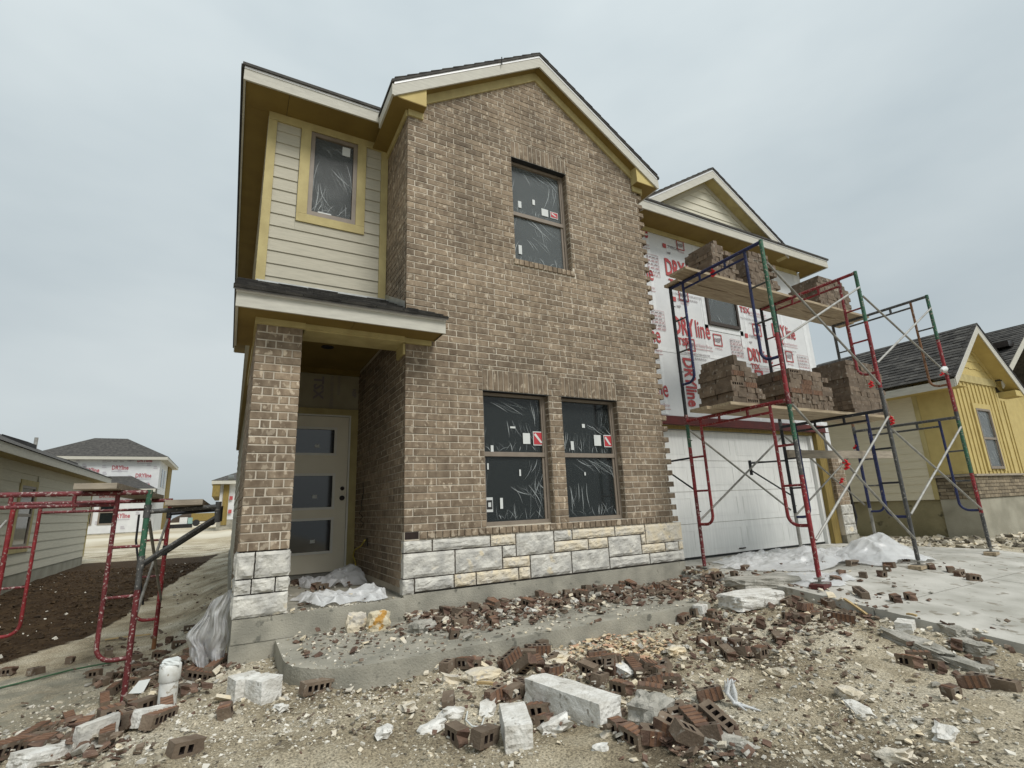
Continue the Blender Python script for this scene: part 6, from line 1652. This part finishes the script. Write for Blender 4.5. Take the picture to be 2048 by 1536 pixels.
# ---- plastic sheets
def sheet(name, label, x0, x1, y0, y1, base, m, seed, amp=.05, peaks=(), n=70, edge=.35):
    mb = MB(); v = []; keep = {}
    for j in range(n+1):
        for i in range(n+1):
            x, y = x0+(x1-x0)*i/n, y0+(y1-y0)*j/n
            u, w = 2*i/n-1, 2*j/n-1
            rr = math.hypot(u, w)+edge*mnoise.noise(Vector((u*1.6+seed, w*1.6, seed)))
            h = amp*(1-abs(mnoise.noise(Vector((x*3.2+seed, y*3.2, seed))))*2.2)+amp*.75*(1-2.6*abs(mnoise.noise(Vector((x*8+y*3, y*8, seed)))))+amp*.2*mnoise.noise(Vector((x*24, y*24, seed)))
            h = max(0.006, h*max(0, min(1, (1-rr)*5)))
            for px_, py_, hh, rad in peaks: h += hh*math.exp(-((x-px_)**2+(y-py_)**2)/rad**2)*(1+.25*mnoise.noise(Vector((x*5, y*5, 3))))
            keep[len(v)] = rr < 1; v.append((x, y, base(x, y)+h+.004))
    f = [q for j in range(n) for i in range(n) for q in [(j*(n+1)+i, j*(n+1)+i+1, (j+1)*(n+1)+i+1, (j+1)*(n+1)+i)] if all(keep[k] for k in q)]
    mb.add(v, f, 0, True)
    return mb.build(name, m, None, label=label, category='plastic sheet')
pk = hit(1772, 1122)
sheet('plastic_sheet', 'large crumpled white plastic sheet spread over the driveway with a tall hump', 4.5, pk.x+.9, -1.05, 0.75, surf, SHEET, 3, amp=.06, peaks=[(pk.x-.9, pk.y+.3, .08, .4)], n=110)
sheet('plastic_sheet', 'domed heap of white plastic rising beside the middle scaffold frame', pk.x-.75, pk.x+.75, pk.y-.45, pk.y+.65, surf, SHEET, 9, amp=.035, peaks=[(pk.x-.05, pk.y+.12, .30, .36), (pk.x+.22, pk.y-.05, .08, .2)], n=80)
q1 = hit(1640, 1200)
sheet('plastic_sheet', 'torn white plastic strip under the flat slab by the left scaffold frame', 3.85, 4.9, -1.75, -.95, surf, SHEET, 7, amp=.03, n=30)
sheet('plastic_sheet', 'clear bunched plastic around the foot of the rear middle scaffold post', 5.8, 6.6, -.5, .3, surf, SHEET, 5, amp=.03, peaks=[(6.2, -.15, .16, .22)], n=30)
def porch_s(x, y): return -0.612
sheet('plastic_sheet', 'dirty white plastic crumpled along the porch edge in front of the door', -1.0, -.12, -.02, .62, porch_s, SHEET, 11, amp=.05, peaks=[(-.25, .35, .06, .12), (-.85, .15, .05, .12)], n=120, edge=.6)
sheet('plastic_sheet', 'grey soiled plastic heaped in the porch corner beside the door', -.75, -.03, 1.15, 2.15, porch_s, SHEETG, 13, amp=.06, peaks=[(-.2, 1.7, .10, .2)], n=90, edge=.5)
# hanging sheet by the column: caught at the stonework, billowing out to the left
mb = MB(); v = []; nI, nJ = 40, 34
for j in range(nJ+1):
    for i in range(nI+1):
        s, t = i/nI, j/nJ
        wd = 0.30*(0.45+0.55*math.sin(min(1, t*1.5+.15)*1.57))*(1-.25*max(0, t-.6)/.4)
        xx = -1.472-wd*s; yy = 0.10+.06*math.sin(s*11+t*2.5)+.10*s+.05*(1-2*abs(mnoise.noise(Vector((s*9, t*3, 2)))))+.015*mnoise.noise(Vector((s*24, t*10, 5)))
        zt, zb = -0.40-.16*s*s, -1.02-.06*math.sin(s*5)
        v.append((xx+.012*math.sin(t*13+s*6), yy, zt+(zb-zt)*t))
mb.add(v, [(j*(nI+1)+i, j*(nI+1)+i+1, (j+1)*(nI+1)+i+1, (j+1)*(nI+1)+i) for j in range(nJ) for i in range(nI)], 0, True)
mb.build('plastic_sheet', SHEETG, None, label='grey translucent plastic hanging down the left side of the porch column base', category='plastic sheet')
p = hit(1462, 1412)
mb = MB()
for k in range(6): mb.tube([p+Vector((rl.uniform(-.04, .04), rl.uniform(-.03, .03), .13)), p+Vector((rl.uniform(-.03, .03), rl.uniform(-.03, .03), .07)), p+Vector((rl.uniform(-.02, .02), -.03, .02)), p+Vector((rl.uniform(-.02, .05), -.14+rl.uniform(-.03, .03), .01))], [.004, .012, .010, .004], 5)
mb.build('plastic_scrap', SHEET, None, label='torn clear plastic scrap twisted beside a cored brick in the right foreground', category='plastic scrap')

# ---- pipe, paper, hose, rope, sticks
p = hit(333, 1412); pipe = thing('drain_pipe', (p.x, p.y, p.z), 'white capped plastic drain pipe standing in the brick pile', 'pipe')
MB().tube([(p.x, p.y, p.z-.1), (p.x, p.y, p.z+.235)], .052, 18).build('pipe_body', PVC, pipe)
MB().tube([(p.x, p.y, p.z+.14), (p.x, p.y, p.z+.145), (p.x, p.y, p.z+.235), (p.x, p.y, p.z+.24)], [.054, .060, .060, .054], 18).build('collar', PVC, pipe)
chunk(.10, .10, .045, 77, rough=.3, boxy=.4).build('stuffed_rag', PAPER, pipe, loc=(p.x, p.y, p.z+.245))
p = hit(272, 1392)
MB().add([p+Vector((-.06, 0, .03)), p+Vector((.05, -.02, .02)), p+Vector((.09, .06, .11)), p+Vector((.0, .09, .10)), p+Vector((.01, .02, .05))], [(0, 1, 4), (1, 2, 4), (2, 3, 4), (3, 0, 4)]).build('paper_scrap', PAPER, None, label='torn white paper scrap by the near red scaffold post', category='paper')
def ground_tube(name, pxs, r, m, label, cat, lift=.01):
    MB().tube([hit(*q)+Vector((0, 0, r+lift)) for q in pxs], r, 6).build(name, m, None, label=label, category=cat)
ground_tube('garden_hose', [(-20, 1385), (60, 1366), (140, 1345), (200, 1333), (250, 1325)], .009, mat('hose_green', (.05, .13, .06), (.04, .1, .05), rough=.5), 'thin green hose lying across the grey mortar spill on the left', 'hose')
ground_tube('rope', [(935, 1432), (932, 1448), (945, 1462), (962, 1462), (968, 1445)], .005, PAPER, 'short curl of white cord in front of the curled stone shard', 'rope')
WOODC = mat('split_wood', (.46, .34, .17), (.38, .27, .13), scale=12, stretch=(1, 6, 6))
for px0, py0, px1, py1, lab in ((1213, 1438, 1242, 1448, 'yellow wood offcut at the lower end of the long white block'), (955, 1372, 988, 1376, 'pale wood strip left of the long white block'), (1690, 1208, 1735, 1222, 'yellow wood splinter at the driveway edge'),
                                (1815, 1235, 1835, 1240, 'small yellow wood chip against the driveway edge'), (1958, 1278, 1985, 1285, 'yellow wood offcut leaning on the driveway edge near the right border'), (210, 1283, 300, 1272, 'thin stick on the tan dirt behind the near scaffold post')):
    a, b = hit(px0, py0), hit(px1, py1); plank('wood_offcut', a+Vector((0, 0, .018)), b+Vector((0, 0, .022)), .025, .014, WOODC, lab, 'wood offcut')
